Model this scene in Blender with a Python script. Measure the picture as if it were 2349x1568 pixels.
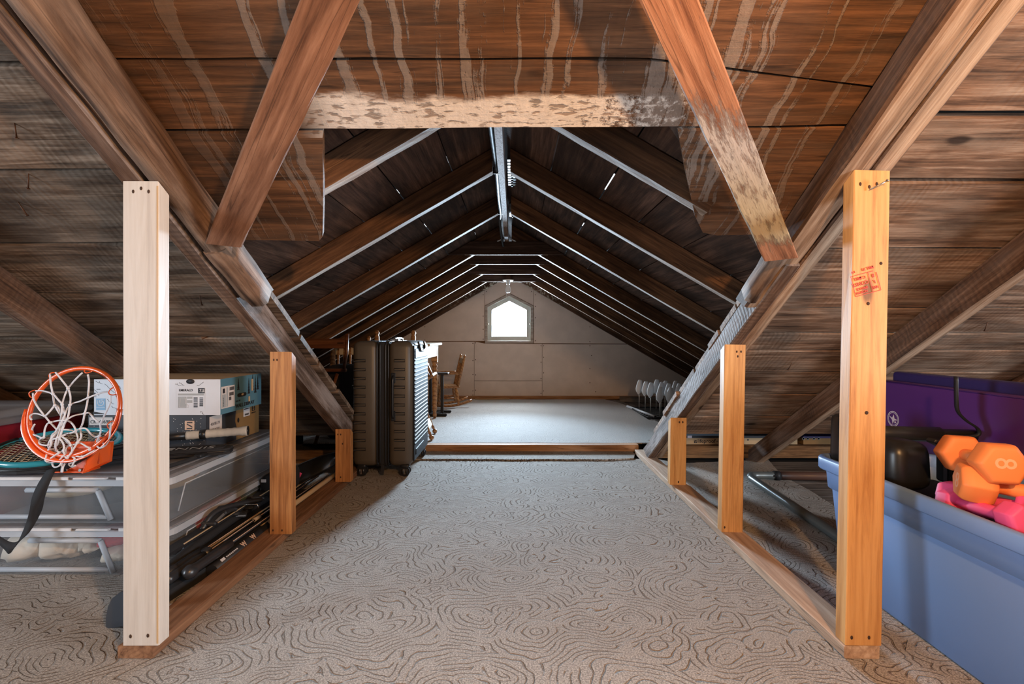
import bpy, bmesh, math, random
from mathutils import Vector, Matrix

for _o in list(bpy.data.objects):
    bpy.data.objects.remove(_o)
SC = bpy.context.scene
COL = SC.collection
V = Vector
PI = math.pi

# ------------------------------------------------------------------ camera
EYE = 0.82
F = 1100.0; CX = 1178.0; CY = 770.0        # photograph taken as 2349 x 1568
cam = bpy.data.cameras.new('camera'); camo = bpy.data.objects.new('camera', cam); COL.objects.link(camo)
cam.sensor_width = 36; cam.lens = F * 36 / 2349
cam.shift_x = (1174.5 - CX) / 2349; cam.shift_y = (CY - 784) / 2349
cam.clip_start = 0.02; cam.clip_end = 200
camo.location = (0, 0, EYE); camo.rotation_euler = (PI / 2, 0, 0)
SC.camera = camo

# ------------------------------------------------------------------ sky and lights
w = bpy.data.worlds.new('sky'); SC.world = w; w.use_nodes = True
bgn = w.node_tree.nodes['Background']
bgn.inputs[0].default_value = (0.86, 0.93, 1.0, 1); bgn.inputs[1].default_value = 1.6

def area(name, loc, rot, sx, sy, power, col, spread=PI):
    l = bpy.data.lights.new(name, 'AREA'); l.shape = 'RECTANGLE'; l.size = sx; l.size_y = sy
    l.energy = power; l.color = col; l.spread = spread
    o = bpy.data.objects.new(name, l); COL.objects.link(o); o.location = loc; o.rotation_euler = rot
    return o
# daylight through the gable window at the far end, and through the windows of the two main gables (out of frame)
area('daylight_far_window', (-0.05, 6.02, 1.02), (math.radians(-89), 0, 0), 0.46, 0.44, 112, (0.58, 0.79, 1.0), spread=1.35)
area('daylight_far_window_wide', (-0.05, 6.03, 1.02), (-PI / 2, 0, 0), 0.46, 0.44, 84, (0.78, 0.89, 1.0))
area('daylight_left_window', (-3.62, -0.25, 0.95), (PI / 2, 0, -PI / 2), 0.7, 0.9, 80, (0.76, 0.88, 1.0))
area('daylight_right_window', (3.62, -0.25, 0.95), (PI / 2, 0, PI / 2), 0.7, 0.9, 125, (0.86, 0.92, 1.0))
area('rear_fill', (-0.1, -2.2, 0.62), (PI / 2 , 0, 0), 1.6, 0.7, 9, (0.95, 0.95, 1.0))  # added fill light behind the camera, no opening is there
bl = bpy.data.lights.new('bulb_near_ridge', 'POINT'); bl.energy = 90; bl.color = (1.0, 0.54, 0.22); bl.shadow_soft_size = 0.035
blo = bpy.data.objects.new('bulb_near_ridge', bl); COL.objects.link(blo); blo.location = (0.52, -0.2, 1.38)

vs = SC.view_settings
vs.view_transform = 'Standard'; vs.look = 'None'; vs.gamma = 1; vs.exposure = 0.2
vs.use_curve_mapping = False

# ------------------------------------------------------------------ node helpers
def newmat(name):
    m = bpy.data.materials.new(name); m.use_nodes = True
    return m, m.node_tree, m.node_tree.nodes['Principled BSDF']
def N(t, kind, **kw):
    n = t.nodes.new(kind)
    for k, v in kw.items():
        setattr(n, k, v)
    return n
def lk(t, a, b): t.links.new(a, b)
def math_(t, op, a, b=None, clamp=False):
    n = N(t, 'ShaderNodeMath', operation=op, use_clamp=clamp)
    for i, v in enumerate((a, b)):
        if v is None: continue
        if isinstance(v, (int, float)): n.inputs[i].default_value = v
        else: lk(t, v, n.inputs[i])
    return n.outputs[0]
def smooth(t, v, a, b):
    n = N(t, 'ShaderNodeMapRange', interpolation_type='SMOOTHSTEP')
    lk(t, v, n.inputs['Value']); n.inputs['From Min'].default_value = a; n.inputs['From Max'].default_value = b
    return n.outputs['Result']
def ramp(t, v, stops):
    n = N(t, 'ShaderNodeValToRGB'); lk(t, v, n.inputs[0])
    e = n.color_ramp.elements
    while len(e) < len(stops): e.new(0.5)
    for i, (p, c) in enumerate(stops):
        e[i].position = p; e[i].color = tuple(c) + ((1,) if len(c) == 3 else ())
    return n.outputs[0]
def mixc(t, fac, a, b, mode='MIX'):
    n = N(t, 'ShaderNodeMix', data_type='RGBA', blend_type=mode)
    if isinstance(fac, (int, float)): n.inputs[0].default_value = fac
    else: lk(t, fac, n.inputs[0])
    for i, v in ((6, a), (7, b)):
        if isinstance(v, tuple): n.inputs[i].default_value = v if len(v) == 4 else v + (1,)
        else: lk(t, v, n.inputs[i])
    return n.outputs[2]
def noise(t, vec, scale, detail=4, rough=0.55, dist=0.0):
    n = N(t, 'ShaderNodeTexNoise'); n.inputs['Scale'].default_value = scale
    n.inputs['Detail'].default_value = detail; n.inputs['Roughness'].default_value = rough; n.inputs['Distortion'].default_value = dist
    lk(t, vec, n.inputs['Vector']); return n.outputs[0]
def scaled(t, vec, s, off=(0, 0, 0)):
    n = N(t, 'ShaderNodeMapping'); n.inputs['Scale'].default_value = s; n.inputs['Location'].default_value = off
    lk(t, vec, n.inputs['Vector']); return n.outputs[0]
def bump(t, h, strength, dist=0.002, nrm=None):
    n = N(t, 'ShaderNodeBump'); n.inputs['Strength'].default_value = strength; n.inputs['Distance'].default_value = dist
    lk(t, h, n.inputs['Height'])
    if nrm is not None: lk(t, nrm, n.inputs['Normal'])
    return n.outputs[0]
def objvec(t):
    tc = N(t, 'ShaderNodeTexCoord'); oi = N(t, 'ShaderNodeObjectInfo')
    m = N(t, 'ShaderNodeVectorMath', operation='MULTIPLY_ADD')
    cb = N(t, 'ShaderNodeCombineXYZ')
    for i in range(3):
        lk(t, math_(t, 'MULTIPLY', oi.outputs['Random'], 37.0 + 11 * i), cb.inputs[i])
    a = N(t, 'ShaderNodeVectorMath', operation='ADD'); lk(t, tc.outputs['Object'], a.inputs[0]); lk(t, cb.outputs[0], a.inputs[1])
    return a.outputs[0], oi.outputs['Random']

def plain(name, col, rough=0.6, metal=0.0, spec=0.5, bumpy=0.0, bs=200, var=0.0, emit=None, coat=0.0):
    m, t, p = newmat(name)
    p.inputs['Base Color'].default_value = tuple(col) + (1,); p.inputs['Roughness'].default_value = rough
    p.inputs['Metallic'].default_value = metal; p.inputs['Specular IOR Level'].default_value = spec
    if coat: p.inputs['Coat Weight'].default_value = coat
    if bumpy or var:
        v, r = objvec(t)
        nz = noise(t, v, bs, 3)
        if bumpy: lk(t, bump(t, nz, bumpy, 0.001), p.inputs['Normal'])
        if var:
            n2 = noise(t, v, 6, 5)
            c = mixc(t, smooth(t, n2, 0.35, 0.7), tuple(x * (1 - var) for x in col), tuple(min(1, x * (1 + var)) for x in col))
            lk(t, c, p.inputs['Base Color'])
    return m

def wood(name, dark, mid, light, fine=1.0, saw=0.0, knots=0.0, rough=0.8, bmp=0.5, blotch=0.5, rings=0.0, grey=0.0, greyc=(0.33, 0.30, 0.27), vary=0.25, post=None, spec=0.25, crack=0.55, cath=0.0):
    m, t, p = newmat(name)
    v, rnd = objvec(t)
    g1 = noise(t, scaled(t, v, (1.6, 26 * fine, 26 * fine)), 1.6, 8, 0.62, 0.5)
    g2 = noise(t, scaled(t, v, (4, 95 * fine, 95 * fine)), 1.0, 6, 0.72)
    ck = noise(t, scaled(t, v, (0.9, 34 * fine, 34 * fine)), 1.0, 2, 0.5)
    lo = noise(t, scaled(t, v, (1.0, 2.6, 2.6)), 2.2, 5, 0.6, 0.6)
    f = math_(t, 'ADD', math_(t, 'MULTIPLY', g1, 0.62), math_(t, 'MULTIPLY', g2, 0.38))
    if rings:
        wv = N(t, 'ShaderNodeTexWave', wave_type='RINGS', rings_direction='X')
        wv.inputs['Scale'].default_value = 11 * fine; wv.inputs['Distortion'].default_value = 2.2
        wv.inputs['Detail'].default_value = 3; wv.inputs['Detail Scale'].default_value = 1.2
        lk(t, scaled(t, v, (0.10, 1, 1)), wv.inputs['Vector'])
        f = math_(t, 'ADD', math_(t, 'MULTIPLY', f, 1 - rings), math_(t, 'MULTIPLY', math_(t, 'SUBTRACT', 1.0, math_(t, 'POWER', wv.outputs['Fac'], 3.0)), rings * 0.8))
    c = ramp(t, f, [(0.37, dark), (0.50, mid), (0.63, light)])
    if blotch:
        b = smooth(t, lo, 0.34, 0.66)
        c = mixc(t, math_(t, 'MULTIPLY', math_(t, 'SUBTRACT', 1.0, b), blotch), c, tuple(x * 0.55 for x in dark), 'MIX')
    if cath:
        fn_ = noise(t, scaled(t, v, (0.38, 7.0, 7.0)), 1.5, 1.5, 0.5, 0.15)
        pc = N(t, 'ShaderNodeMath', operation='PINGPONG'); lk(t, math_(t, 'MULTIPLY', fn_, 13.0), pc.inputs[0]); pc.inputs[1].default_value = 0.5
        cl_ = math_(t, 'SUBTRACT', 1.0, smooth(t, pc.outputs[0], 0.02, 0.24))
        c = mixc(t, math_(t, 'MULTIPLY', cl_, cath), c, dark)
    if crack:
        cm = math_(t, 'SUBTRACT', 1.0, smooth(t, math_(t, 'ABSOLUTE', math_(t, 'SUBTRACT', ck, 0.60)), 0.0, 0.012))
        c = mixc(t, math_(t, 'MULTIPLY', cm, crack), c, tuple(x * 0.3 for x in dark))
    if grey:
        gn = smooth(t, noise(t, scaled(t, v, (0.9, 3, 3)), 3.1, 6, 0.65, 0.3), 0.42, 0.68)
        gm = math_(t, 'MULTIPLY', gn, grey)
        gc = mixc(t, math_(t, 'MULTIPLY', g2, 0.9), tuple(x * 0.6 for x in greyc), tuple(x * 1.5 for x in greyc))
        c = mixc(t, gm, c, gc)
    h = math_(t, 'ADD', math_(t, 'MULTIPLY', g1, 0.6), math_(t, 'MULTIPLY', g2, 0.6))
    if saw:
        wv2 = N(t, 'ShaderNodeTexWave', wave_type='BANDS', bands_direction='X')
        wv2.inputs['Scale'].default_value = 15; wv2.inputs['Distortion'].default_value = 5.0
        wv2.inputs['Detail'].default_value = 2; wv2.inputs['Detail Scale'].default_value = 1.6
        lk(t, scaled(t, v, (1, 0.25, 1)), wv2.inputs['Vector'])
        sm = math_(t, 'MULTIPLY', wv2.outputs['Fac'], smooth(t, noise(t, v, 2.4, 2), 0.40, 0.62))
        c = mixc(t, math_(t, 'MULTIPLY', sm, saw * 0.35), c, tuple(x * 0.6 for x in dark))
        h = math_(t, 'SUBTRACT', h, math_(t, 'MULTIPLY', sm, saw * 0.6))
    if knots:
        vo = N(t, 'ShaderNodeTexVoronoi'); vo.inputs['Scale'].default_value = 2.6
        lk(t, scaled(t, v, (0.8, 1.7, 1.7)), vo.inputs['Vector'])
        sepc = N(t, 'ShaderNodeSeparateColor'); lk(t, vo.outputs['Color'], sepc.inputs[0])
        kd = math_(t, 'ADD', vo.outputs['Distance'], math_(t, 'MULTIPLY', math_(t, 'SUBTRACT', g1, 0.5), 0.06))
        km = math_(t, 'MULTIPLY', math_(t, 'SUBTRACT', 1.0, smooth(t, kd, 0.035, 0.085)), math_(t, 'GREATER_THAN', sepc.outputs[0], 0.5))
        c = mixc(t, math_(t, 'MULTIPLY', km, knots), c, tuple(x * 0.35 for x in dark))
    hs = N(t, 'ShaderNodeHueSaturation'); lk(t, c, hs.inputs['Color'])
    lk(t, math_(t, 'ADD', 1 - vary / 2, math_(t, 'MULTIPLY', rnd, vary)), hs.inputs['Value'])
    c = hs.outputs[0]
    if post: c, h = post(t, v, c, h, g1, g2)
    lk(t, c, p.inputs['Base Color'])
    p.inputs['Roughness'].default_value = rough; p.inputs['Specular IOR Level'].default_value = spec
    lk(t, bump(t, h, bmp, 0.003), p.inputs['Normal'])
    return m

def worldxyz(t):
    g = N(t, 'ShaderNodeNewGeometry'); s = N(t, 'ShaderNodeSeparateXYZ'); lk(t, g.outputs['Position'], s.inputs[0])
    return g.outputs['Position'], s.outputs

def lime_drips(t, v, c, h, g1, g2):
    """old whitewash that ran down the boards around the opening"""
    P, s = worldxyz(t)
    warp = math_(t, 'MULTIPLY', math_(t, 'SUBTRACT', noise(t, P, 3.0, 3), 0.5), 0.10)
    cb = N(t, 'ShaderNodeCombineXYZ')
    lk(t, math_(t, 'MULTIPLY', math_(t, 'ADD', s[0], warp), 26.0), cb.inputs[0]); lk(t, math_(t, 'MULTIPLY', s[1], 1.3), cb.inputs[1])
    st = noise(t, cb.outputs[0], 1.0, 4, 0.62)
    brk = noise(t, P, 60, 4, 0.7)
    stm = smooth(t, math_(t, 'ADD', st, math_(t, 'MULTIPLY', brk, 0.16)), 0.615, 0.66)
    fine = noise(t, scaled(t, P, (60, 20, 20)), 1.0, 5, 0.75)
    xin = math_(t, 'MULTIPLY', smooth(t, s[0], -1.0, -0.45), math_(t, 'SUBTRACT', 1.0, smooth(t, s[0], 0.6, 0.98)))
    stm = math_(t, 'MULTIPLY', stm, xin)
    # solid band along the lower edge of the header board
    wb = math_(t, 'ADD', s[1], math_(t, 'MULTIPLY', math_(t, 'SUBTRACT', noise(t, scaled(t, P, (5, 16, 16)), 1.0, 6, 0.65), 0.5), 0.075))
    bxl = math_(t, 'MULTIPLY', smooth(t, s[0], -0.56, -0.42), math_(t, 'SUBTRACT', 1.0, smooth(t, math_(t, 'ADD', s[0], math_(t, 'MULTIPLY', math_(t, 'SUBTRACT', brk, 0.5), 0.9)), 0.20, 0.40)))
    band = math_(t, 'MULTIPLY', smooth(t, wb, 1.134, 1.156), bxl)
    band = math_(t, 'MULTIPLY', band, math_(t, 'LESS_THAN', s[1], 1.235))
    diag = N(t, 'ShaderNodeTexNoise'); diag.inputs['Scale'].default_value = 1.0; diag.inputs['Detail'].default_value = 5
    mp = N(t, 'ShaderNodeMapping'); mp.inputs['Rotation'].default_value = (0, 0, 0.85); mp.inputs['Scale'].default_value = (30, 120, 1); lk(t, P, mp.inputs['Vector'])
    lk(t, mp.outputs[0], diag.inputs['Vector'])
    hatch = smooth(t, diag.outputs[0], 0.36, 0.46)
    band = math_(t, 'MULTIPLY', band, math_(t, 'ADD', 0.35, math_(t, 'MULTIPLY', hatch, 0.65)))
    greycol = mixc(t, fine, (0.16, 0.125, 0.10), (0.36, 0.31, 0.27))
    white = mixc(t, fine, (0.50, 0.43, 0.37), (0.86, 0.80, 0.73))
    c = mixc(t, math_(t, 'MULTIPLY', stm, 0.6), c, greycol)
    c = mixc(t, band, c, white)
    h = math_(t, 'ADD', h, math_(t, 'MULTIPLY', math_(t, 'MAXIMUM', stm, band), math_(t, 'ADD', 0.5, brk)))
    return c, h
def paint_left(name, paint, lo, hi):
    def f(t, v, c, h, g1, g2):
        m = smooth(t, math_(t, 'ADD', noise(t, scaled(t, v, (2, 9, 9)), 2.0, 6, 0.7), math_(t, 'MULTIPLY', g2, 0.2)), lo, hi)
        return mixc(t, m, c, paint), h
    return f

def brace_paint(t, v, c, h, g1, g2):
    P, s = worldxyz(t)
    n = noise(t, scaled(t, v, (9, 50, 50)), 1.6, 8, 0.8)
    win = math_(t, 'MULTIPLY', smooth(t, s[1], 0.98, 1.12), math_(t, 'SUBTRACT', 1.0, smooth(t, s[1], 1.36, 1.44)))
    m = smooth(t, math_(t, 'ADD', n, math_(t, 'MULTIPLY', math_(t, 'SUBTRACT', win, 0.5), 0.30)), 0.44, 0.66)
    pc = mixc(t, smooth(t, s[1], 1.10, 1.32), (0.50, 0.48, 0.46), (0.50, 0.42, 0.27))
    return mixc(t, math_(t, 'MULTIPLY', m, 0.85), c, pc), math_(t, 'ADD', h, math_(t, 'MULTIPLY', m, 0.5))
M = {}
M['old_dark'] = wood('old_dark_board', (0.030, 0.017, 0.010), (0.085, 0.043, 0.022), (0.20, 0.105, 0.055), saw=0.1, knots=0.9, blotch=0.75, grey=0.18, greyc=(0.16, 0.12, 0.09), bmp=0.8)
M['old_limed'] = wood('old_limed_board', (0.05, 0.026, 0.014), (0.135, 0.062, 0.028), (0.26, 0.12, 0.055), saw=0.12, knots=0.9, blotch=0.35, grey=0.15, greyc=(0.2, 0.15, 0.11), bmp=0.8, post=lime_drips)
M['old_grey'] = wood('old_grey_board', (0.05, 0.031, 0.020), (0.22, 0.14, 0.09), (0.50, 0.37, 0.27), saw=0.45, knots=0.9, blotch=0.8, grey=0.55, greyc=(0.27, 0.22, 0.175), bmp=1.0)
M['old_right'] = wood('old_right_board', (0.075, 0.040, 0.024), (0.31, 0.175, 0.105), (0.60, 0.43, 0.31), saw=0.4, knots=0.9, blotch=0.65, grey=0.4, greyc=(0.33, 0.26, 0.20), bmp=1.0)
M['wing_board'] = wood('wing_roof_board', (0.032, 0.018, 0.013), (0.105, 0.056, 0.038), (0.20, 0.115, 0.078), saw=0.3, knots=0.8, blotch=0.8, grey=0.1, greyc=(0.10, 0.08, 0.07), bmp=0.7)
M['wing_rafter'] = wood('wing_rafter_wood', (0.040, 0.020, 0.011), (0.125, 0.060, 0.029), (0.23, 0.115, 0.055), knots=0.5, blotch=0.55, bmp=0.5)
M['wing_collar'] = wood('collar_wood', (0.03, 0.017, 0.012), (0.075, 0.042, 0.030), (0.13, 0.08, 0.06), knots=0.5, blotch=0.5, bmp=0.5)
M['lit_underside'] = wood('lit_underside_wood', (0.14, 0.09, 0.06), (0.36, 0.28, 0.22), (0.55, 0.48, 0.41), blotch=0.25, bmp=0.5)  # window light on the downward faces, painted in as paler wood
M['log'] = wood('hewn_log_wood', (0.06, 0.030, 0.017), (0.21, 0.115, 0.068), (0.42, 0.26, 0.17), knots=0.9, blotch=0.7, rings=0.12, grey=0.35, greyc=(0.34, 0.25, 0.19), bmp=1.0)
M['log_light'] = wood('light_log_wood', (0.14, 0.075, 0.04), (0.36, 0.22, 0.135), (0.62, 0.45, 0.32), knots=0.9, blotch=0.35, rings=0.1, grey=0.3, greyc=(0.5, 0.42, 0.33), bmp=0.8)
M['rafter'] = wood('rafter_wood', (0.045, 0.022, 0.013), (0.15, 0.078, 0.045), (0.29, 0.175, 0.115), knots=0.6, blotch=0.6, grey=0.25, greyc=(0.28, 0.22, 0.19), saw=0.6, bmp=0.8)
M['rafter_grey'] = wood('grey_rafter_wood', (0.06, 0.04, 0.03), (0.19, 0.13, 0.10), (0.40, 0.32, 0.28), blotch=0.55, grey=0.85, greyc=(0.34, 0.29, 0.27), saw=0.8, bmp=0.9)
M['brace'] = wood('brace_wood', (0.11, 0.045, 0.022), (0.27, 0.125, 0.068), (0.43, 0.22, 0.13), knots=0.4, blotch=0.3, bmp=1.1, fine=0.7)
M['brace_painted'] = wood('painted_brace_wood', (0.16, 0.06, 0.03), (0.36, 0.16, 0.085), (0.52, 0.27, 0.16), blotch=0.2, bmp=1.2, fine=0.7, post=brace_paint)
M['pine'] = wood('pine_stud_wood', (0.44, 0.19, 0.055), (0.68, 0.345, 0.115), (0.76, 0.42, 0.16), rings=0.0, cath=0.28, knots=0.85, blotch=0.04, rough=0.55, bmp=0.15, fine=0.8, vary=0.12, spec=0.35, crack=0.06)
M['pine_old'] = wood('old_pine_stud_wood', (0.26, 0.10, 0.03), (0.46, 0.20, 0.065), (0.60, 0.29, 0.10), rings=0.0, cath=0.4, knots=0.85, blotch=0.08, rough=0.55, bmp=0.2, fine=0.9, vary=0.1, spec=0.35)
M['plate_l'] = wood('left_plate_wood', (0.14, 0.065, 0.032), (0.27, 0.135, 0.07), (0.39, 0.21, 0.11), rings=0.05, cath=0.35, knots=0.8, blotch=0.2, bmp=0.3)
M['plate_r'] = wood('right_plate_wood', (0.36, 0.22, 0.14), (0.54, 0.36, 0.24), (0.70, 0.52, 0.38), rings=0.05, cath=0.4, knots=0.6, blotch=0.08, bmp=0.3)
M['white_paint'] = wood('white_painted_stud', (0.52, 0.47, 0.42), (0.61, 0.56, 0.50), (0.66, 0.62, 0.57), blotch=0.03, knots=0.25, rough=0.4, bmp=0.12, vary=0.05, spec=0.5, crack=0.05)
M['yellowed'] = plain('yellowed_paint_edge', (0.55, 0.36, 0.18), 0.5)
M['bare_floor'] = wood('bare_floor_board', (0.055, 0.042, 0.034), (0.15, 0.12, 0.10), (0.29, 0.25, 0.22), blotch=0.5, grey=0.5, greyc=(0.22, 0.20, 0.18), bmp=0.7)
M['fascia'] = wood('fascia_wood', (0.06, 0.03, 0.015), (0.20, 0.105, 0.045), (0.36, 0.20, 0.095), blotch=0.5, knots=0.7, bmp=0.6)
M['threshold'] = wood('threshold_wood', (0.20, 0.10, 0.05), (0.40, 0.21, 0.10), (0.52, 0.31, 0.17), blotch=0.3, bmp=0.5)
M['chair_wood'] = wood('varnished_oak', (0.16, 0.065, 0.02), (0.36, 0.165, 0.055), (0.50, 0.26, 0.10), rings=0.15, blotch=0.1, rough=0.35, bmp=0.1, spec=0.5)
M['chair_dark'] = wood('reddish_chair_wood', (0.075, 0.025, 0.010), (0.19, 0.068, 0.026), (0.28, 0.115, 0.045), blotch=0.1, rough=0.4, bmp=0.1, spec=0.5)
M['cream_wood'] = plain('cream_rail', (0.58, 0.47, 0.32), 0.45, var=0.06)
M['dark_void'] = plain('roofing_felt', (0.008, 0.007, 0.006), 0.95)
M['nail'] = plain('rusty_nail', (0.10, 0.05, 0.03), 0.6, metal=0.6)
M['steel_nail'] = plain('steel_nail', (0.35, 0.33, 0.30), 0.35, metal=0.9)
M['hole'] = plain('screw_hole', (0.05, 0.022, 0.01), 0.9)
M['drywall'] = plain('drywall', (0.70, 0.61, 0.545), 0.85, bumpy=0.15, bs=60, var=0.05)
M['black_plastic'] = plain('black_plastic', (0.012, 0.012, 0.013), 0.35)
M['black_matte'] = plain('black_matte', (0.022, 0.023, 0.026), 0.36, spec=0.6, bumpy=0.1)
M['black_cloth'] = plain('black_cloth', (0.014, 0.014, 0.016), 0.85, bumpy=0.5, bs=300)
M['black_metal'] = plain('black_metal', (0.018, 0.018, 0.020), 0.5, spec=0.3)
M['steel'] = plain('steel_tube', (0.15, 0.17, 0.17), 0.35, metal=0.4)
M['brown_tube'] = plain('brown_tube', (0.09, 0.05, 0.04), 0.4)
M['chrome'] = plain('chrome', (0.6, 0.6, 0.6), 0.2, metal=1)
M['case'] = plain('suitcase_shell', (0.085, 0.066, 0.046), 0.42, bumpy=0.15, bs=500)
M['case_dark'] = plain('suitcase_dark', (0.020, 0.022, 0.025), 0.62, spec=0.10)
M['case_groove'] = plain('suitcase_groove', (0.006, 0.005, 0.004), 0.6)
M['orange_metal'] = plain('orange_enamel', (0.80, 0.105, 0.012), 0.3, spec=0.6, coat=0.3)
M['white_cord'] = plain('white_cord', (0.72, 0.70, 0.72), 0.7, bumpy=0.3, bs=600)
M['teal'] = plain('teal_frame', (0.02, 0.24, 0.30), 0.25, coat=0.5)
M['grip'] = plain('grey_grip_tape', (0.40, 0.37, 0.32), 0.8, bumpy=0.4, bs=150, var=0.25)
M['string'] = plain('racket_string', (0.50, 0.40, 0.26), 0.5)
M['maroon'] = plain('maroon_plastic', (0.26, 0.014, 0.03), 0.35)
M['blue_tub'] = plain('blue_plastic', (0.17, 0.28, 0.52), 0.38, spec=0.45, bumpy=0.05, bs=300)
M['orange_rubber'] = plain('orange_rubber', (0.88, 0.26, 0.07), 0.55, bumpy=0.1, bs=500)
M['pink_rubber'] = plain('pink_rubber', (0.82, 0.09, 0.26), 0.55, bumpy=0.1, bs=500)
M['orange_pale'] = plain('orange_pale', (0.92, 0.44, 0.24), 0.5)
M['pink_pale'] = plain('pink_pale', (0.90, 0.40, 0.45), 0.5)
M['purple'] = plain('purple_vinyl', (0.085, 0.024, 0.19), 0.33, spec=0.6, bumpy=0.12, bs=25)
M['navy'] = plain('navy_vinyl', (0.028, 0.022, 0.13), 0.38, bumpy=0.12, bs=25)
M['lilac_print'] = plain('white_print', (0.60, 0.56, 0.66), 0.5)
M['card_white'] = plain('white_card', (0.66, 0.68, 0.72), 0.6, var=0.03)
M['card_blue'] = plain('blue_card', (0.085, 0.20, 0.26), 0.6, var=0.08)
M['card_brown'] = plain('brown_card', (0.27, 0.155, 0.055), 0.75, var=0.08)
M['card_dark'] = plain('dark_card', (0.035, 0.04, 0.05), 0.6)
M['card_tan'] = plain('tan_card', (0.50, 0.36, 0.21), 0.7)
M['label'] = plain('paper_label', (0.62, 0.56, 0.52), 0.6)
M['label_grey'] = plain('grey_label', (0.36, 0.37, 0.37), 0.6)
M['ink'] = plain('black_ink', (0.015, 0.015, 0.02), 0.6)
M['ink_blue'] = plain('blue_ink', (0.22, 0.40, 0.58), 0.6)
M['red_ink'] = plain('red_ink', (0.62, 0.06, 0.03), 0.6)
M['white_print'] = plain('white_lettering', (0.62, 0.60, 0.60), 0.6)
M['skin_print'] = plain('peach_print', (0.62, 0.42, 0.30), 0.6)
M['cream_cloth'] = plain('cream_cloth', (0.80, 0.70, 0.57), 0.9, bumpy=0.6, bs=250, var=0.1)
M['red_cloth'] = plain('red_cloth', (0.62, 0.035, 0.05), 0.9, bumpy=0.6, bs=250, var=0.15)
M['grey_cloth'] = plain('grey_cloth', (0.25, 0.25, 0.25), 0.9, bumpy=0.4, var=0.2)
M['green_cloth'] = plain('green_cloth', (0.06, 0.11, 0.04), 0.9, bumpy=0.4)
M['porcelain'] = plain('porcelain', (0.78, 0.77, 0.74), 0.25)
M['bulb_glass'] = plain('bulb_glass', (0.85, 0.85, 0.83), 0.15, spec=0.8)
M['sash'] = plain('window_sash_paint', (0.60, 0.66, 0.63), 0.5, var=0.05)
M['frame_wood'] = wood('window_frame_wood', (0.30, 0.25, 0.21), (0.46, 0.41, 0.36), (0.60, 0.56, 0.50), blotch=0.15, bmp=0.4)
M['frosted'] = plain('frosted_plastic', (0.80, 0.84, 0.88), 0.3)
M['galv'] = plain('galvanised_wire', (0.50, 0.47, 0.43), 0.4, metal=0.5)
M['pipe_white'] = plain('white_pipe', (0.66, 0.68, 0.70), 0.4)
def clear_plastic(name, col, alpha, rough=0.25):
    m, t, p = newmat(name)
    p.inputs['Base Color'].default_value = col + (1,); p.inputs['Roughness'].default_value = rough
    p.inputs['Alpha'].default_value = alpha
    return m
M['clear'] = clear_plastic('clear_plastic_wall', (0.46, 0.49, 0.52), 0.26, 0.5)
M['clear_rim'] = clear_plastic('clear_plastic_rim', (0.50, 0.53, 0.57), 0.78, 0.5)
M['clear_lid'] = clear_plastic('clear_plastic_lid', (0.42, 0.42, 0.44), 0.38, 0.3)
mg, tg, pg = newmat('window_glass')
pg.inputs['Base Color'].default_value = (0.8, 0.85, 0.88, 1); pg.inputs['Roughness'].default_value = 0.02
pg.inputs['Alpha'].default_value = 0.08; M['glass'] = mg

# ridge board: frosty mottled coating near, bare wood at its far end
def frost(t, v, c, h, g1, g2):
    P, s = worldxyz(t)
    m = smooth(t, noise(t, P, 170, 3, 0.7), 0.36, 0.56)
    far = math_(t, 'SUBTRACT', 1.0, smooth(t, s[1], 3.05, 3.10))
    return mixc(t, math_(t, 'MULTIPLY', m, math_(t, 'MULTIPLY', far, 0.85)), c, (0.55, 0.51, 0.50)), h
M['ridge'] = wood('ridge_board_wood', (0.05, 0.03, 0.02), (0.17, 0.09, 0.055), (0.30, 0.18, 0.11), blotch=0.3, post=frost)
# last rafter against the drywall, flaking old whitewash near the peak
def flake(t, v, c, h, g1, g2):
    P, s = worldxyz(t)
    m = smooth(t, noise(t, P, 22, 5, 0.65), 0.52, 0.56)
    up = smooth(t, s[2], 1.10, 1.45)
    return mixc(t, math_(t, 'MULTIPLY', m, up), c, (0.42, 0.40, 0.32)), h
M['end_rafter'] = wood('end_rafter_wood', (0.035, 0.018, 0.011), (0.11, 0.055, 0.03), (0.2, 0.105, 0.06), blotch=0.7, post=flake)

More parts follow.
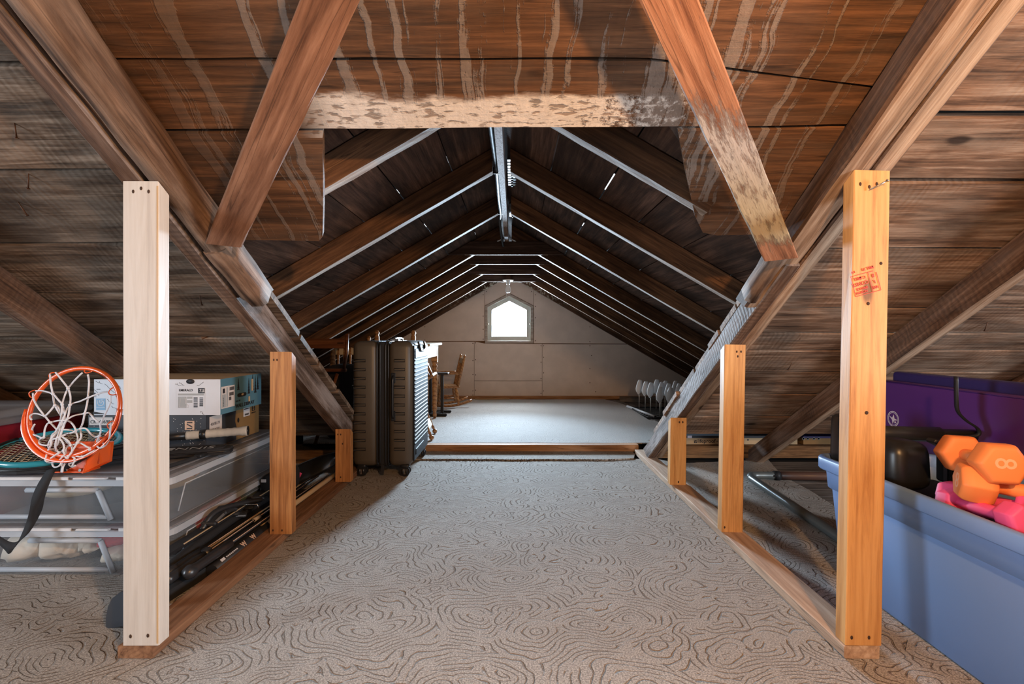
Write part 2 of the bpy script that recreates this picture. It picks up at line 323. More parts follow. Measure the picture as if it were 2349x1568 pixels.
def carpet_mat(name, base, line, swirl=1.0):
    m, t, p = newmat(name)
    P, s = worldxyz(t)
    flat = N(t, 'ShaderNodeCombineXYZ'); lk(t, s[0], flat.inputs[0]); lk(t, s[1], flat.inputs[1])
    vec = flat.outputs[0]
    wob = N(t, 'ShaderNodeTexNoise'); wob.inputs['Scale'].default_value = 26; wob.inputs['Detail'].default_value = 1; lk(t, vec, wob.inputs['Vector'])
    w1 = N(t, 'ShaderNodeTexNoise'); w1.inputs['Scale'].default_value = 4.5; w1.inputs['Detail'].default_value = 1; lk(t, vec, w1.inputs['Vector'])
    w2 = N(t, 'ShaderNodeTexNoise'); w2.inputs['Scale'].default_value = 17; w2.inputs['Detail'].default_value = 1; lk(t, vec, w2.inputs['Vector'])
    va = N(t, 'ShaderNodeVectorMath', operation='MULTIPLY_ADD'); lk(t, w1.outputs['Color'], va.inputs[0]); va.inputs[1].default_value = (0.17, 0.17, 0); lk(t, vec, va.inputs[2])
    vb = N(t, 'ShaderNodeVectorMath', operation='MULTIPLY_ADD'); lk(t, w2.outputs['Color'], vb.inputs[0]); vb.inputs[1].default_value = (0.030, 0.030, 0); lk(t, va.outputs[0], vb.inputs[2])
    vo = N(t, 'ShaderNodeTexVoronoi'); vo.voronoi_dimensions = '2D'; vo.inputs['Scale'].default_value = 1.0; vo.inputs['Randomness'].default_value = 1.0
    lk(t, scaled(t, vb.outputs[0], (3.6, 5.4, 1)), vo.inputs['Vector'])
    vo2 = N(t, 'ShaderNodeTexVoronoi'); vo2.voronoi_dimensions = '2D'; vo2.inputs['Scale'].default_value = 1.0
    lk(t, scaled(t, vb.outputs[0], (8.5, 10.5, 1), (3.3, 1.7, 0)), vo2.inputs['Vector'])
    sel = math_(t, 'GREATER_THAN', noise(t, vec, 3.4, 0), 0.56)
    def rings(v, k):
        pp = N(t, 'ShaderNodeMath', operation='PINGPONG'); lk(t, math_(t, 'MULTIPLY', v.outputs['Distance'], k), pp.inputs[0]); pp.inputs[1].default_value = 0.5
        return pp.outputs[0]
    r1, r2 = rings(vo, 12.0), rings(vo2, 5.0)
    rr_ = math_(t, 'ADD', math_(t, 'MULTIPLY', r1, math_(t, 'SUBTRACT', 1.0, sel)), math_(t, 'MULTIPLY', r2, sel))
    brk = noise(t, vec, 18, 1, 0.5)
    ln = math_(t, 'SUBTRACT', 1.0, smooth(t, rr_, 0.03, 0.13))
    ln = math_(t, 'MULTIPLY', ln, smooth(t, brk, 0.34, 0.50))
    ln = math_(t, 'MULTIPLY', ln, swirl)
    pile = noise(t, vec, 230, 3, 0.8)
    tone = noise(t, vec, 2.2, 4, 0.6)
    c = mixc(t, smooth(t, pile, 0.36, 0.66), tuple(x * 0.50 for x in base), tuple(min(1, x * 1.32) for x in base))
    c = mixc(t, math_(t, 'MULTIPLY', smooth(t, tone, 0.35, 0.7), 0.25), c, tuple(x * 0.72 for x in base))
    c = mixc(t, math_(t, 'MULTIPLY', ln, 0.60), c, line)
    lk(t, c, p.inputs['Base Color']); p.inputs['Roughness'].default_value = 0.95; p.inputs['Specular IOR Level'].default_value = 0.1
    h = math_(t, 'SUBTRACT', math_(t, 'MULTIPLY', pile, 0.45), math_(t, 'MULTIPLY', ln, 1.1))
    lk(t, bump(t, h, 0.9, 0.006), p.inputs['Normal'])
    return m
M['carpet'] = carpet_mat('swirl_carpet', (0.43, 0.395, 0.355), (0.17, 0.105, 0.06))
M['carpet_plain'] = carpet_mat('plain_carpet', (0.52, 0.49, 0.46), (0.34, 0.30, 0.27), 0.35)

# ------------------------------------------------------------------ object helpers
WM = {}
def reg(o, W, parent):
    WM[o.name] = W.copy()
    if parent is not None:
        o.parent = parent; o.matrix_parent_inverse = WM[parent.name].inverted()
    o.matrix_basis = W
    COL.objects.link(o)
def tag(o, label, cat=None, group=None, kind=None):
    if label: o['label'] = label
    if cat: o['category'] = cat
    if group: o['group'] = group
    if kind: o['kind'] = kind
    return o
def thing(name, label, cat, loc=(0, 0, 0), rz=0.0, group=None, parent=None):
    o = bpy.data.objects.new(name, None); o.empty_display_size = 0.05
    reg(o, Matrix.Translation(loc) @ Matrix.Rotation(rz, 4, 'Z'), parent)
    return tag(o, label, cat, group)
def setting(name, label=None):
    o = bpy.data.objects.new(name, None); reg(o, Matrix.Identity(4), None); o['kind'] = 'structure'
    if label: o['label'] = label
    return o
def link_mesh(name, me, mats, parent=None, W=None):
    o = bpy.data.objects.new(name, me)
    if not isinstance(mats, (list, tuple)): mats = [mats]
    if len(me.materials) == 0:
        for m in mats: me.materials.append(M[m] if isinstance(m, str) else m)
    reg(o, W or Matrix.Identity(4), parent)
    return o
def copy_tree(o, Wnew, label=None):
    """copy a thing with its parts and their sub-parts; Wnew is the thing's new world matrix"""
    D = Wnew @ WM[o.name].inverted()
    def rec(src, par):
        c = src.copy(); 
        W = D @ WM[src.name]
        reg(c, W, par)
        for ch in [x for x in src.children]:
            rec(ch, c)
        return c
    r = rec(o, None)
    if label: r['label'] = label
    return r
def basis(x, y, z, loc):
    m = Matrix.Identity(4)
    for i in range(3):
        m[i][0] = x[i]; m[i][1] = y[i]; m[i][2] = z[i]; m[i][3] = loc[i]
    return m
def frame(a, b, up):
    a = V(a); b = V(b); X = (b - a).normalized(); up = V(up)
    Z = (up - up.dot(X) * X).normalized(); Y = Z.cross(X)
    return basis(X, Y, Z, (a + b) / 2), (b - a).length

class MB:
    """collects shapes into one mesh"""
    def __init__(s, W=None): s.b = bmesh.new(); s.W = W; s.mi = 0; s.sm = False
    def _fin(s, verts, faces, sm=None):
        vs = [s.b.verts.new(s.W @ V(v) if s.W else V(v)) for v in verts]
        for f in faces:
            try:
                fc = s.b.faces.new([vs[i] for i in f]); fc.material_index = s.mi; fc.smooth = s.sm if sm is None else sm
            except ValueError: pass
    def box(s, c, d, R=None, ch=0.0, taper=1.0):
        x, y, z = d[0] / 2, d[1] / 2, d[2] / 2
        c = V(c)
        if ch <= 0:
            p = [V((sx * x * (taper if sz > 0 else 1), sy * y * (taper if sz > 0 else 1), sz * z)) for sz in (-1, 1) for sx, sy in ((-1, -1), (1, -1), (1, 1), (-1, 1))]
            if R: p = [R @ q for q in p]
            s._fin([c + q for q in p], [(3, 2, 1, 0), (4, 5, 6, 7), (0, 1, 5, 4), (1, 2, 6, 5), (2, 3, 7, 6), (3, 0, 4, 7)])
        else:
            # rounded box: bevelled cube
            b2 = bmesh.new(); bmesh.ops.create_cube(b2, size=1)
            for v in b2.verts:
                tp = taper if v.co.z > 0 else 1
                v.co = V((v.co.x * d[0] * tp, v.co.y * d[1] * tp, v.co.z * d[2]))
            bmesh.ops.bevel(b2, geom=b2.edges[:], offset=ch, segments=3 if ch > 0.006 else 1, profile=0.5, affect='EDGES')
            b2.verts.ensure_lookup_table()
            vs = [c + (R @ v.co if R else v.co) for v in b2.verts]; fs = [[v.index for v in f.verts] for f in b2.faces]
            s._fin(vs, fs, ch > 0.006); b2.free()
    def ring(s, c, X, Y, rx, ry, n): return [c + X * (rx * math.cos(2 * PI * i / n)) + Y * (ry * math.sin(2 * PI * i / n)) for i in range(n)]
    def cyl(s, a, b, r0, r1=None, n=12, caps=True, sm=True):
        a = V(a); b = V(b); r1 = r0 if r1 is None else r1
        Z = (b - a).normalized(); X = Z.orthogonal().normalized(); Y = Z.cross(X)
        A = s.ring(a, X, Y, r0, r0, n); B = s.ring(b, X, Y, r1, r1, n)
        f = [(i, (i + 1) % n, n + (i + 1) % n, n + i) for i in range(n)]
        s._fin(A + B, f, sm)
        if caps: s._fin(A, [tuple(range(n - 1, -1, -1))], False); s._fin(B, [tuple(range(n))], False)
    def tube(s, pts, r, n=8, closed=False, smooth_n=0, flat=None, twist=None):
        P = [V(p) for p in pts]
        if smooth_n: P = catmull(P, smooth_n, closed)
        m = len(P); rings = []; prevX = None
        for i, p in enumerate(P):
            if closed: T = P[(i + 1) % m] - P[i - 1]
            else: T = P[min(i + 1, m - 1)] - P[max(i - 1, 0)]
            T.normalize()
            X = (prevX - prevX.dot(T) * T) if prevX is not None else T.orthogonal()
            if X.length < 1e-6: X = T.orthogonal()
            X.normalize(); prevX = X; Y = T.cross(X)
            rr = r[i] if isinstance(r, (list, tuple)) else r
            rings += s.ring(p, X, Y, rr, rr, n)
        f = []
        for i in range(m if closed else m - 1):
            j = (i + 1) % m
            for k in range(n): f.append((i * n + k, i * n + (k + 1) % n, j * n + (k + 1) % n, j * n + k))
        s._fin(rings, f, True)
        if not closed:
            s._fin(rings[:n], [tuple(range(n - 1, -1, -1))], False); s._fin(rings[-n:], [tuple(range(n))], False)
    def lathe(s, prof, Mx=None, n=16):
        """prof: (r, z) list; Mx places it"""
        Mx = Mx or Matrix.Identity(4); vs = []; m = len(prof)
        for r, z in prof:
            for k in range(n): vs.append(Mx @ V((r * math.cos(2 * PI * k / n), r * math.sin(2 * PI * k / n), z)))
        f = [(i * n + k, i * n + (k + 1) % n, (i + 1) * n + (k + 1) % n, (i + 1) * n + k) for i in range(m - 1) for k in range(n)]
        s._fin(vs, f, True)
        s._fin(vs[:n], [tuple(range(n - 1, -1, -1))], False); s._fin(vs[-n:], [tuple(range(n))], False)
    def prism(s, pts, vec):
        n = len(pts); A = [V(p) for p in pts]; B = [p + V(vec) for p in A]
        s._fin(A + B, [tuple(range(n - 1, -1, -1)), tuple(range(n, 2 * n))] + [(i, (i + 1) % n, n + (i + 1) % n, n + i) for i in range(n)])
    def sphere(s, c, r, n=12, sc=(1, 1, 1)):
        c = V(c); m = max(6, n // 2 + 2)
        prof = [(max(1e-4, r * math.sin(PI * i / m)), -r * math.cos(PI * i / m)) for i in range(m + 1)]
        s.lathe(prof, Matrix.Translation(c) @ Matrix.Diagonal(V((sc[0], sc[1], sc[2], 1))), n)
    def build(s, name, mats, parent=None, W=None):
        bmesh.ops.remove_doubles(s.b, verts=s.b.verts, dist=1e-6)
        bmesh.ops.recalc_face_normals(s.b, faces=s.b.faces)
        me = bpy.data.meshes.new(name); s.b.to_mesh(me); s.b.free()
        return link_mesh(name, me, mats, parent, W)
def catmull(P, k, closed=False):
    out = []; m = len(P)
    rng = m if closed else m - 1
    for i in range(rng):
        p0 = P[(i - 1) % m] if (closed or i > 0) else P[0] * 2 - P[1]
        p1 = P[i]; p2 = P[(i + 1) % m]; p3 = P[(i + 2) % m] if (closed or i + 2 < m) else P[-1] * 2 - P[-2]
        for j in range(k):
            t = j / k
            out.append(0.5 * ((2 * p1) + (p2 - p0) * t + (2 * p0 - 5 * p1 + 4 * p2 - p3) * t * t + (3 * p1 - p0 - 3 * p2 + p3) * t ** 3))
    if not closed: out.append(P[-1].copy())
    return out

def board(name, a, b, w, t, mats, parent=None, up=(0, 0, 1), seg=4, jit=0.0, ch=0.0, cut0=(0, 0), cut1=(0, 0), seed=0, w1=None):
    """sawn timber from a to b: width w across, thickness t along up; local X is the grain; second material = underside"""
    W, L = frame(a, b, up); rr = random.Random(seed + hash((round(a[0], 2), round(a[1], 2))) % 1000)
    bm = bmesh.new(); y, z = w / 2, t / 2; secs = []
    for i in range(seg + 1):
        u = i / seg; x = -L / 2 + L * u; yy = y if w1 is None else (w + (w1 - w) * u) / 2
        if ch > 0: cs = [(-yy, -z + ch), (-yy + ch, -z), (yy - ch, -z), (yy, -z + ch), (yy, z - ch), (yy - ch, z), (-yy + ch, z), (-yy, z - ch)]
        else: cs = [(-yy, -z), (yy, -z), (yy, z), (-yy, z)]
        ring = []
        for (p, q) in cs:
            p += rr.uniform(-jit, jit); q += rr.uniform(-jit, jit)
            c = cut0 if i == 0 else (cut1 if i == seg else (0, 0))
            ring.append(bm.verts.new((x + c[0] * p + c[1] * q, p, q)))
        secs.append(ring)
    n = len(secs[0]); bot = 1 if ch > 0 else 0
    for i in range(seg):
        for k in range(n):
            f = bm.faces.new((secs[i][k], secs[i][(k + 1) % n], secs[i + 1][(k + 1) % n], secs[i + 1][k]))
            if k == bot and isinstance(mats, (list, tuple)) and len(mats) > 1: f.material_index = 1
            f.smooth = ch > 0.012
    bm.faces.new(secs[0][::-1]); bm.faces.new(secs[-1])
    bmesh.ops.recalc_face_normals(bm, faces=bm.faces)
    me = bpy.data.meshes.new(name); bm.to_mesh(me); bm.free()
    return link_mesh(name, me, mats, parent, W)

def slab(name, pts, t, n, grain, mat, parent=None, seg=0, jit=0.0, seed=0):
    """flat piece: polygon pts in space, extruded by t along n; local X = grain"""
    pts = [V(p) for p in pts]; n = V(n).normalized(); c = sum(pts, V()) / len(pts)
    X = V(grain); X = (X - X.dot(n) * n).normalized(); Y = n.cross(X)
    W = basis(X, Y, n, c); Wi = W.inverted(); L = [Wi @ p for p in pts]
    if seg:
        rr = random.Random(seed); out = []
        for i, p in enumerate(L):
            q = L[(i + 1) % len(L)]; d = q - p; k = max(1, min(seg, int(d.length / 0.12)))
            nn = V((-d.y, d.x, 0)).normalized()
            out.append(p)
            for j in range(1, k): out.append(p + d * (j / k) + nn * rr.uniform(-jit, jit))
        L = out
    bm = bmesh.new()
    A = [bm.verts.new((p.x, p.y, 0)) for p in L]; B = [bm.verts.new((p.x, p.y, t)) for p in L]; m = len(L)
    bm.faces.new(A[::-1]); bm.faces.new(B)
    for i in range(m): bm.faces.new((A[i], A[(i + 1) % m], B[(i + 1) % m], B[i]))
    bmesh.ops.recalc_face_normals(bm, faces=bm.faces)
    me = bpy.data.meshes.new(name); bm.to_mesh(me); bm.free()
    return link_mesh(name, me, mat, parent, W)

def text(s, size, W, mat, parent, name='lettering', align='LEFT', ext=0.0004, sx=1.0, bold=0.0):
    cu = bpy.data.curves.new(name, 'FONT'); cu.body = s; cu.size = size; cu.extrude = ext; cu.align_x = align; cu.offset = bold
    cu.resolution_u = 3
    tmp = bpy.data.objects.new('tmp_text', cu); COL.objects.link(tmp)
    dg = bpy.context.evaluated_depsgraph_get(); me = bpy.data.meshes.new_from_object(tmp.evaluated_get(dg))
    bpy.data.objects.remove(tmp); bpy.data.curves.remove(cu); me.name = name; me.materials.clear()
    return link_mesh(name, me, mat, parent, W @ Matrix.Diagonal(V((sx, 1, 1, 1))))
FRONT = basis((1, 0, 0), (0, 0, 1), (0, -1, 0), (0, 0, 0))          # text on a face that looks at -y
def on_front(x, y, z, rot=0): return Matrix.Translation((x, y, z)) @ FRONT @ Matrix.Rotation(rot, 4, 'Z')
RIGHTF = basis((0, 1, 0), (0, 0, 1), (1, 0, 0), (0, 0, 0))          # on a face that looks at +x
LEFTF = basis((0, -1, 0), (0, 0, 1), (-1, 0, 0), (0, 0, 0))         # on a face that looks at -x
def px(u, v, d): return V(((u - CX) / F * d, d, EYE - (v - CY) / F * d))   # a point the photograph shows at pixel u, v and distance d

# ================================================================== main roof, seen from below
def zb(y): return 1.992 - 0.64 * y          # underside of the rafters, left
def zbr(y): return 2.022 - 0.64 * y         # and right
def zs(y): return 2.120 - 0.64 * y          # underside of the sheathing
NM = V((0, 0.64, 1)).normalized()
RIDGE_Y = 0.20
ceil = setting('ceiling', 'old board roof sheathing over the main attic')
rs = random.Random(7)
def sheath(rows, x0, x1, mat, seed, skew=0.0):
    for i in range(len(rows) - 1):
        a, b = rows[i], rows[i + 1]
        xa = x0(i) if callable(x0) else x0; xb = x1(i) if callable(x1) else x1
        g = rs.choice((0.005, 0.008, 0.0105)); lift = rs.uniform(0, 0.007)
        ya0, ya1 = a + g, a + g; yb0, yb1 = b - g, b - g
        if skew:
            k0 = rs.uniform(-skew, skew) if i else 0
            ya1 += k0; 
        P = [(xa, ya0), (xb, ya1), (xb, yb1), (xa, yb0)]
        mm = mat(i) if callable(mat) else mat
        slab('plank', [V((x, y, zs(y) + lift)) for x, y in P], 0.024, NM, (1, 0, 0), mm, ceil, seg=14, jit=0.0022, seed=seed + i)
L_ROWS = [0.22, 0.50, 0.79, 1.080, 1.323, 1.568, 1.790, 2.046, 2.248, 2.49, 2.75, 3.02]
sheath(L_ROWS, -3.7, lambda i: -0.97 if L_ROWS[i] < 1.5 else -0.925 - rs.uniform(-0.012, 0.012), 'old_grey', 10)
R_ROWS = [0.22, 0.45, 0.68, 0.930, 1.183, 1.357, 1.585, 1.867, 2.020, 2.137, 2.31, 2.52, 2.76, 3.00]
sheath(R_ROWS, lambda i: 0.93 if R_ROWS[i] < 1.5 else 0.868 + rs.uniform(-0.01, 0.01), 3.7, 'old_right', 40)
C_ROWS = [0.22, 0.48, 0.76]
sheath(C_ROWS, -0.965, 0.925, 'old_limed', 70)
def cplank(P, mat='old_limed', seed=80, lift=0.0):
    slab('plank', [V((x, y, zs(y) + lift)) for x, y in P], 0.024, NM, (1, 0, 0), mat, ceil, seg=14, jit=0.002, seed=seed)
cplank([(-0.965, 0.764), (0.925, 0.764), (0.925, 1.128), (0.30, 1.066), (-0.965, 1.066)], seed=81)
cplank([(-0.965, 1.073), (0.30, 1.073), (0.925, 1.135), (0.925, 1.204), (0.42, 1.209), (-0.965, 1.216)], seed=82, lift=0.002)
# stub ends of the boards that were cut away for the opening
cplank([(-0.965, 1.223), (-0.487, 1.221), (-0.612, 1.536), (-0.630, 1.552), (-0.965, 1.548)], seed=84)
cplank([(0.925, 1.211), (0.417, 1.216), (0.470, 1.315), (0.552, 1.46), (0.600, 1.520), (0.650, 1.531), (0.925, 1.522)], seed=86)
# roofing above the sheathing keeps the daylight out
def cover(name, pts, t=0.02, n=NM, mat='dark_void', kind='structure'):
    o = slab(name, pts, t, n, (1, 0, 0), mat); o['kind'] = kind; return o
def mp(x, y, d=0.04): return V((x, y, zs(y) + d))
cover('ceiling_roofing', [mp(-3.75, 0.19), mp(3.75, 0.19), mp(3.75, 1.205), mp(-3.75, 1.205)])
cover('ceiling_roofing', [mp(-3.75, 1.206), mp(-0.52, 1.206), mp(-0.66, 1.53), mp(-0.99, 1.56), mp(-0.99, 3.05), mp(-3.75, 3.05)])
cover('ceiling_roofing', [mp(3.75, 1.206), mp(0.46, 1.206), mp(0.66, 1.50), mp(0.96, 1.52), mp(0.94, 3.05), mp(3.75, 3.05)])
# the other slope, behind the camera
zr0 = zs(RIDGE_Y)
rear = setting('ceiling_rear', 'board sheathing of the rear roof slope')
n2 = V((0, -0.64, 1)).normalized()
for i in range(11):
    ya, yb = RIDGE_Y - 0.285 * i, RIDGE_Y - 0.285 * (i + 1) + 0.006
    slab('plank', [V((x, y, zr0 - 0.64 * (RIDGE_Y - y))) for x, y in ((-3.7, ya), (3.7, ya), (3.7, yb), (-3.7, yb))], 0.024, n2, (1, 0, 0), 'old_grey', rear)
slab('roofing', [V((x, y, zr0 - 0.64 * (RIDGE_Y - y) + 0.03)) for x, y in ((-3.75, RIDGE_Y + .02), (3.75, RIDGE_Y + .02), (3.75, -3.0), (-3.75, -3.0))], 0.02, n2, (1, 0, 0), 'dark_void', rear)

# nails poking through the sheathing
def nail(parent, p, q, r=0.0022, mat='nail'):
    m = MB(); m.cyl(p, q, r, r * 0.5, 6); m.cyl(p, V(p) + (V(p) - V(q)).normalized() * 0.002, r * 2.2, r * 2.2, 8); return m.build('nail', mat, parent)
for (x, y) in ((-1.35, 1.335), (-1.25, 1.20), (-1.47, 1.42), (1.93, 1.95), (1.65, 2.5), (1.30, 2.23), (-1.18, 1.80), (-1.60, 1.36)):
    p = V((x, y, zs(y) - 0.001)); nail(ceil, p - V((0, 0, 0.03)) + V((rs.uniform(-.02, .02), 0.012, 0)), p + V((0, 0, 0.01)))

# ------------------------------------------------------------------ main rafters
def main_rafter(name, label, x0, x1, y0, y1, z=zb, depth=0.105, mats='rafter', group=None, jit=0.002, ch=0.004, seg=12, ends=None, x0b=None, x1b=None, seed=0):
    xc0 = (x0 + x1) / 2; xc1 = xc0 if x0b is None else (x0b + x1b) / 2
    off = NM * (depth / 2)
    a = V((xc0, y0, z(y0))) + off; b = V((xc1, y1, z(y1))) + off
    o = board(name, a, b, x1 - x0, depth, mats, None, up=NM, seg=seg, jit=jit, ch=ch, cut1=(0, 0.64), seed=seed, w1=None if x0b is None else (x1b - x0b))
    return tag(o, label, 'rafter', group)
r_l = main_rafter('rafter', 'sawn rafter running down to the floor beside the suitcase, over the white post', -1.000, -0.948, 0.24, 3.17, mats=['rafter_grey', 'rafter'], x0b=-1.0, x1b=-0.945, seg=16)
lg = main_rafter('log_rafter', 'thick rough-hewn log sistered inside the left rafter, ending above the suitcase side', -0.9455, -0.866, 0.24, 1.67, depth=0.108, mats='log', ch=0.020, jit=0.0035, seg=16)
r_r = main_rafter('rafter', 'light brown sawn rafter resting on the tall orange post with the red stamp', 0.913, 0.965, 0.24, 3.14, z=zbr, depth=0.085, mats=['rafter', 'log_light'], seg=16)
r_r2 = main_rafter('rafter', 'weathered grey timber along the right edge of the opening, down to the floor plate', 0.868, 0.911, 1.52, 3.13, z=lambda y: zbr(y) - 0.008, depth=0.088, mats=['rafter_grey', 'rafter'], seg=14)
lgr = main_rafter('log_rafter', 'rough log with pale knotty underside sistered inside the right rafter', 0.832, 0.910, 0.24, 1.74, z=zbr, depth=0.080, mats=['rafter', 'log_light'], ch=0.006, jit=0.003, seg=16, seed=4)
main_rafter('rafter', 'dark rafter at the left picture edge, running down behind the hoop', -1.815, -1.762, 0.24, 3.02, mats=['rafter', 'rafter'])
main_rafter('rafter', 'dark rafter crossing behind the stamped post, over the purple mat', 1.612, 1.664, 0.24, 3.22, mats=['rafter', 'log_light'], x0b=1.575, x1b=1.63)
main_rafter('rafter', 'outer rafter in the shade beyond the purple mats', 2.46, 2.515, 0.24, 3.02, mats=['rafter', 'rafter'])
main_rafter('rafter', 'outer rafter in the shade at the far left, beyond the maroon tub', -2.66, -2.605, 0.24, 3.02, mats=['rafter', 'rafter'])
# sister block at the log's end
blk = board('rafter_block', (-0.905, 1.46, zb(1.46) + 0.045), (-0.893, 1.69, zb(1.69) + 0.045), 0.07, 0.085, 'log', None, up=NM, seg=4, jit=0.003, ch=0.015)
tag(blk, 'short brown wood block at the lower end of the left log', 'block')
blk2 = board('rafter_block', (0.842, 1.50, zbr(1.50) + 0.040), (0.842, 1.71, zbr(1.71) + 0.040), 0.05, 0.075, 'log', None, up=NM, seg=4, jit=0.003, ch=0.015)
tag(blk2, 'short weathered block at the lower end of the right log, below the painted brace', 'block')

# diagonal braces
def brace(name, label, p0, p1, wdt, mat, drop=0.006):
    n = NM; a = V((p0[0], p0[1], zb(p0[1]))) - n * drop; b = V((p1[0], p1[1], zb(p1[1]))) - n * drop
    o = board(name, a, b, wdt, 0.021, mat, None, up=n, seg=14, jit=0.0014, ch=0.003, cut0=(0.55 if p0[0] < 0 else -0.5, 0))
    return tag(o, label, 'brace')
brace('brace', 'reddish brown diagonal board nailed on the left log above the white post', (-0.842, 1.40), (-0.055, 0.585), 0.086, 'brace')
brace('brace', 'diagonal board with worn white paint nailed on the right log', (0.815, 1.462), (0.035, 0.60), 0.086, 'brace_painted', drop=-0.004)
rb = board('ridge_beam', (-3.7, RIDGE_Y + 0.01, 1.93), (3.7, RIDGE_Y + 0.01, 1.93), 0.14, 0.03, 'rafter', None, up=(0, 1, 0), seg=4)
tag(rb, 'ridge board of the main roof', 'beam')

# ------------------------------------------------------------------ floor plates and posts
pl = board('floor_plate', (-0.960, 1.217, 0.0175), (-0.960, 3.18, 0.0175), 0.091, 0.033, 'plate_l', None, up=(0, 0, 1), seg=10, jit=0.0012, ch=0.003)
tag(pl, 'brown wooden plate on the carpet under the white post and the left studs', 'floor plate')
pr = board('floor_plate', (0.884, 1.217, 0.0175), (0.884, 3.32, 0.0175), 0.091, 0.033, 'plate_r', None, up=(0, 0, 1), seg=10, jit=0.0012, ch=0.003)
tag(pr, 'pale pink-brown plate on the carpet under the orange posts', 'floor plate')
def post(label, x0, x1, y, z0, zt, mat, lean=0.0, th=0.04, slope=0.64, name='post'):
    a = V(((x0 + x1) / 2, y + th / 2, z0)); b = V(((x0 + x1) / 2 + lean, y + th / 2, zt - slope * th / 2))
    o = board(name, a, b, x1 - x0, th, mat, None, up=(0, -1, 0), seg=6, jit=0.0006, ch=0.0022, cut1=(0, 0.64))
    return tag(o, label, 'post')
Z0 = 0.0345
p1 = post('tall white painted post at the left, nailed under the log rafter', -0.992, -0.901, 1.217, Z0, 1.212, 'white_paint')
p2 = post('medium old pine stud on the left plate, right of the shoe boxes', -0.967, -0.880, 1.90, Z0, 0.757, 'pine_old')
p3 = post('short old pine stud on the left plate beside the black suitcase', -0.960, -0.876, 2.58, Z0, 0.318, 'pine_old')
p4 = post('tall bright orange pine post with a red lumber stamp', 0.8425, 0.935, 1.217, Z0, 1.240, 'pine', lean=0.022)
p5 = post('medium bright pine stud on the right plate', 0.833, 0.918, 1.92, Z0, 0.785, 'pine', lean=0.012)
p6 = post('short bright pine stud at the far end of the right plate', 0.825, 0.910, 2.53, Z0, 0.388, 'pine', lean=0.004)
def holes(par, y, pts, r=0.0035, tall=1.5):
    for (x, z) in pts:
        m = MB(); m.lathe([(0.0002, 0), (r, 0.0002), (r * 0.9, 0.0009), (0.0002, 0.0009)], Matrix.Translation((x, y, z)) @ Matrix.Rotation(PI / 2, 4, 'X') @ Matrix.Diagonal(V((1, tall, 1, 1))), 8)
        m.build('nail_hole', 'hole', par)
holes(p1, 1.217, [(-0.965, 1.186), (-0.945, 1.194), (-0.926, 1.186), (-0.972, 0.058), (-0.928, 0.060)])
holes(p2, 1.90, [(-0.95, 0.725), (-0.937, 0.725), (-0.953, 0.050), (-0.917, 0.05)], 0.003)
holes(p3, 2.58, [(-0.945, 0.29), (-0.93, 0.29), (-0.92, 0.24), (-0.93, 0.06)], 0.0035)
holes(p4, 1.217, [(0.880, 1.205), (0.903, 1.198), (0.922, 1.205), (0.858, 0.055), (0.902, 0.055)])
holes(p5, 1.92, [(0.894, 0.757), (0.911, 0.757), (0.898, 0.738), (0.845, 0.054)], 0.0035)
holes(p6, 2.53, [(0.875, 0.365), (0.893, 0.365), (0.87, 0.05)], 0.004)
m = MB(); m.cyl((0.900, 1.213, 1.189), (0.932, 1.196, 1.207), 0.0016, n=8); m.cyl((0.9315, 1.1965, 1.2065), (0.9335, 1.1955, 1.2085), 0.0038, n=10)
m.build('bent_nail', 'steel_nail', p4)
knot = lambda par, x, y, z, r=0.0055: (lambda mm: (mm.lathe([(0.0002, 0), (r, 0), (r * .9, 0.0007), (0.0002, 0.0007)], Matrix.Translation((x, y, z)) @ Matrix.Rotation(PI / 2, 4, 'X'), 12), mm.build('knot', 'hole', par)))(MB())
knot(p4, 0.9325, 1.2170, 1.004, 0.0042); knot(p4, 0.900, 1.2170, 0.902, 0.0045); knot(p4, 0.896, 1.2170, 0.625, 0.0048)
m = MB(); m.box((-0.9035, 1.2165, 0.62), (0.0035, 0.0012, 1.16)); m.build('paint_drip', 'yellowed', p1)
# red lumber stamp (upside down on the post)
def stamp():
    S = on_front(0.893, 1.2160, 0.954, PI + 0.26)
    m = MB(S)
    def bar(x, y, wd, hg): m.box((x, y, 0.0003), (wd, hg, 0.0006))
    m2 = [(0, 0.027, 0.066, 0.0013), (0.004, -0.025, 0.060, 0.0013), (-0.033, 0.003, 0.0013, 0.047), (0.033, 0.0, 0.0013, 0.052), (-0.012, 0.0, 0.0011, 0.052)]
    for q in m2: bar(*q)
    m.build('stamp_frame', 'red_ink', p4)
    for s_, x, y, sz in (('NORTH', 0.0, 0.017, 0.0085), ('SPRUCE', -0.003, 0.008, 0.0085), ('CONST.', -0.008, -0.006, 0.0125), ('C-MILL', -0.004, -0.019, 0.0105), ('WE', -0.029, 0.013, 0.010), ('L', -0.025, -0.001, 0.011), ('8', -0.026, -0.018, 0.013), ('MILL 73', -0.030, -0.038, 0.0095), ('133', 0.018, -0.037, 0.0075)):
        text(s_, sz, S @ Matrix.Translation((x, y, 0.0002)), 'red_ink', p4, 'stamp_lettering', bold=0.0002)
stamp()

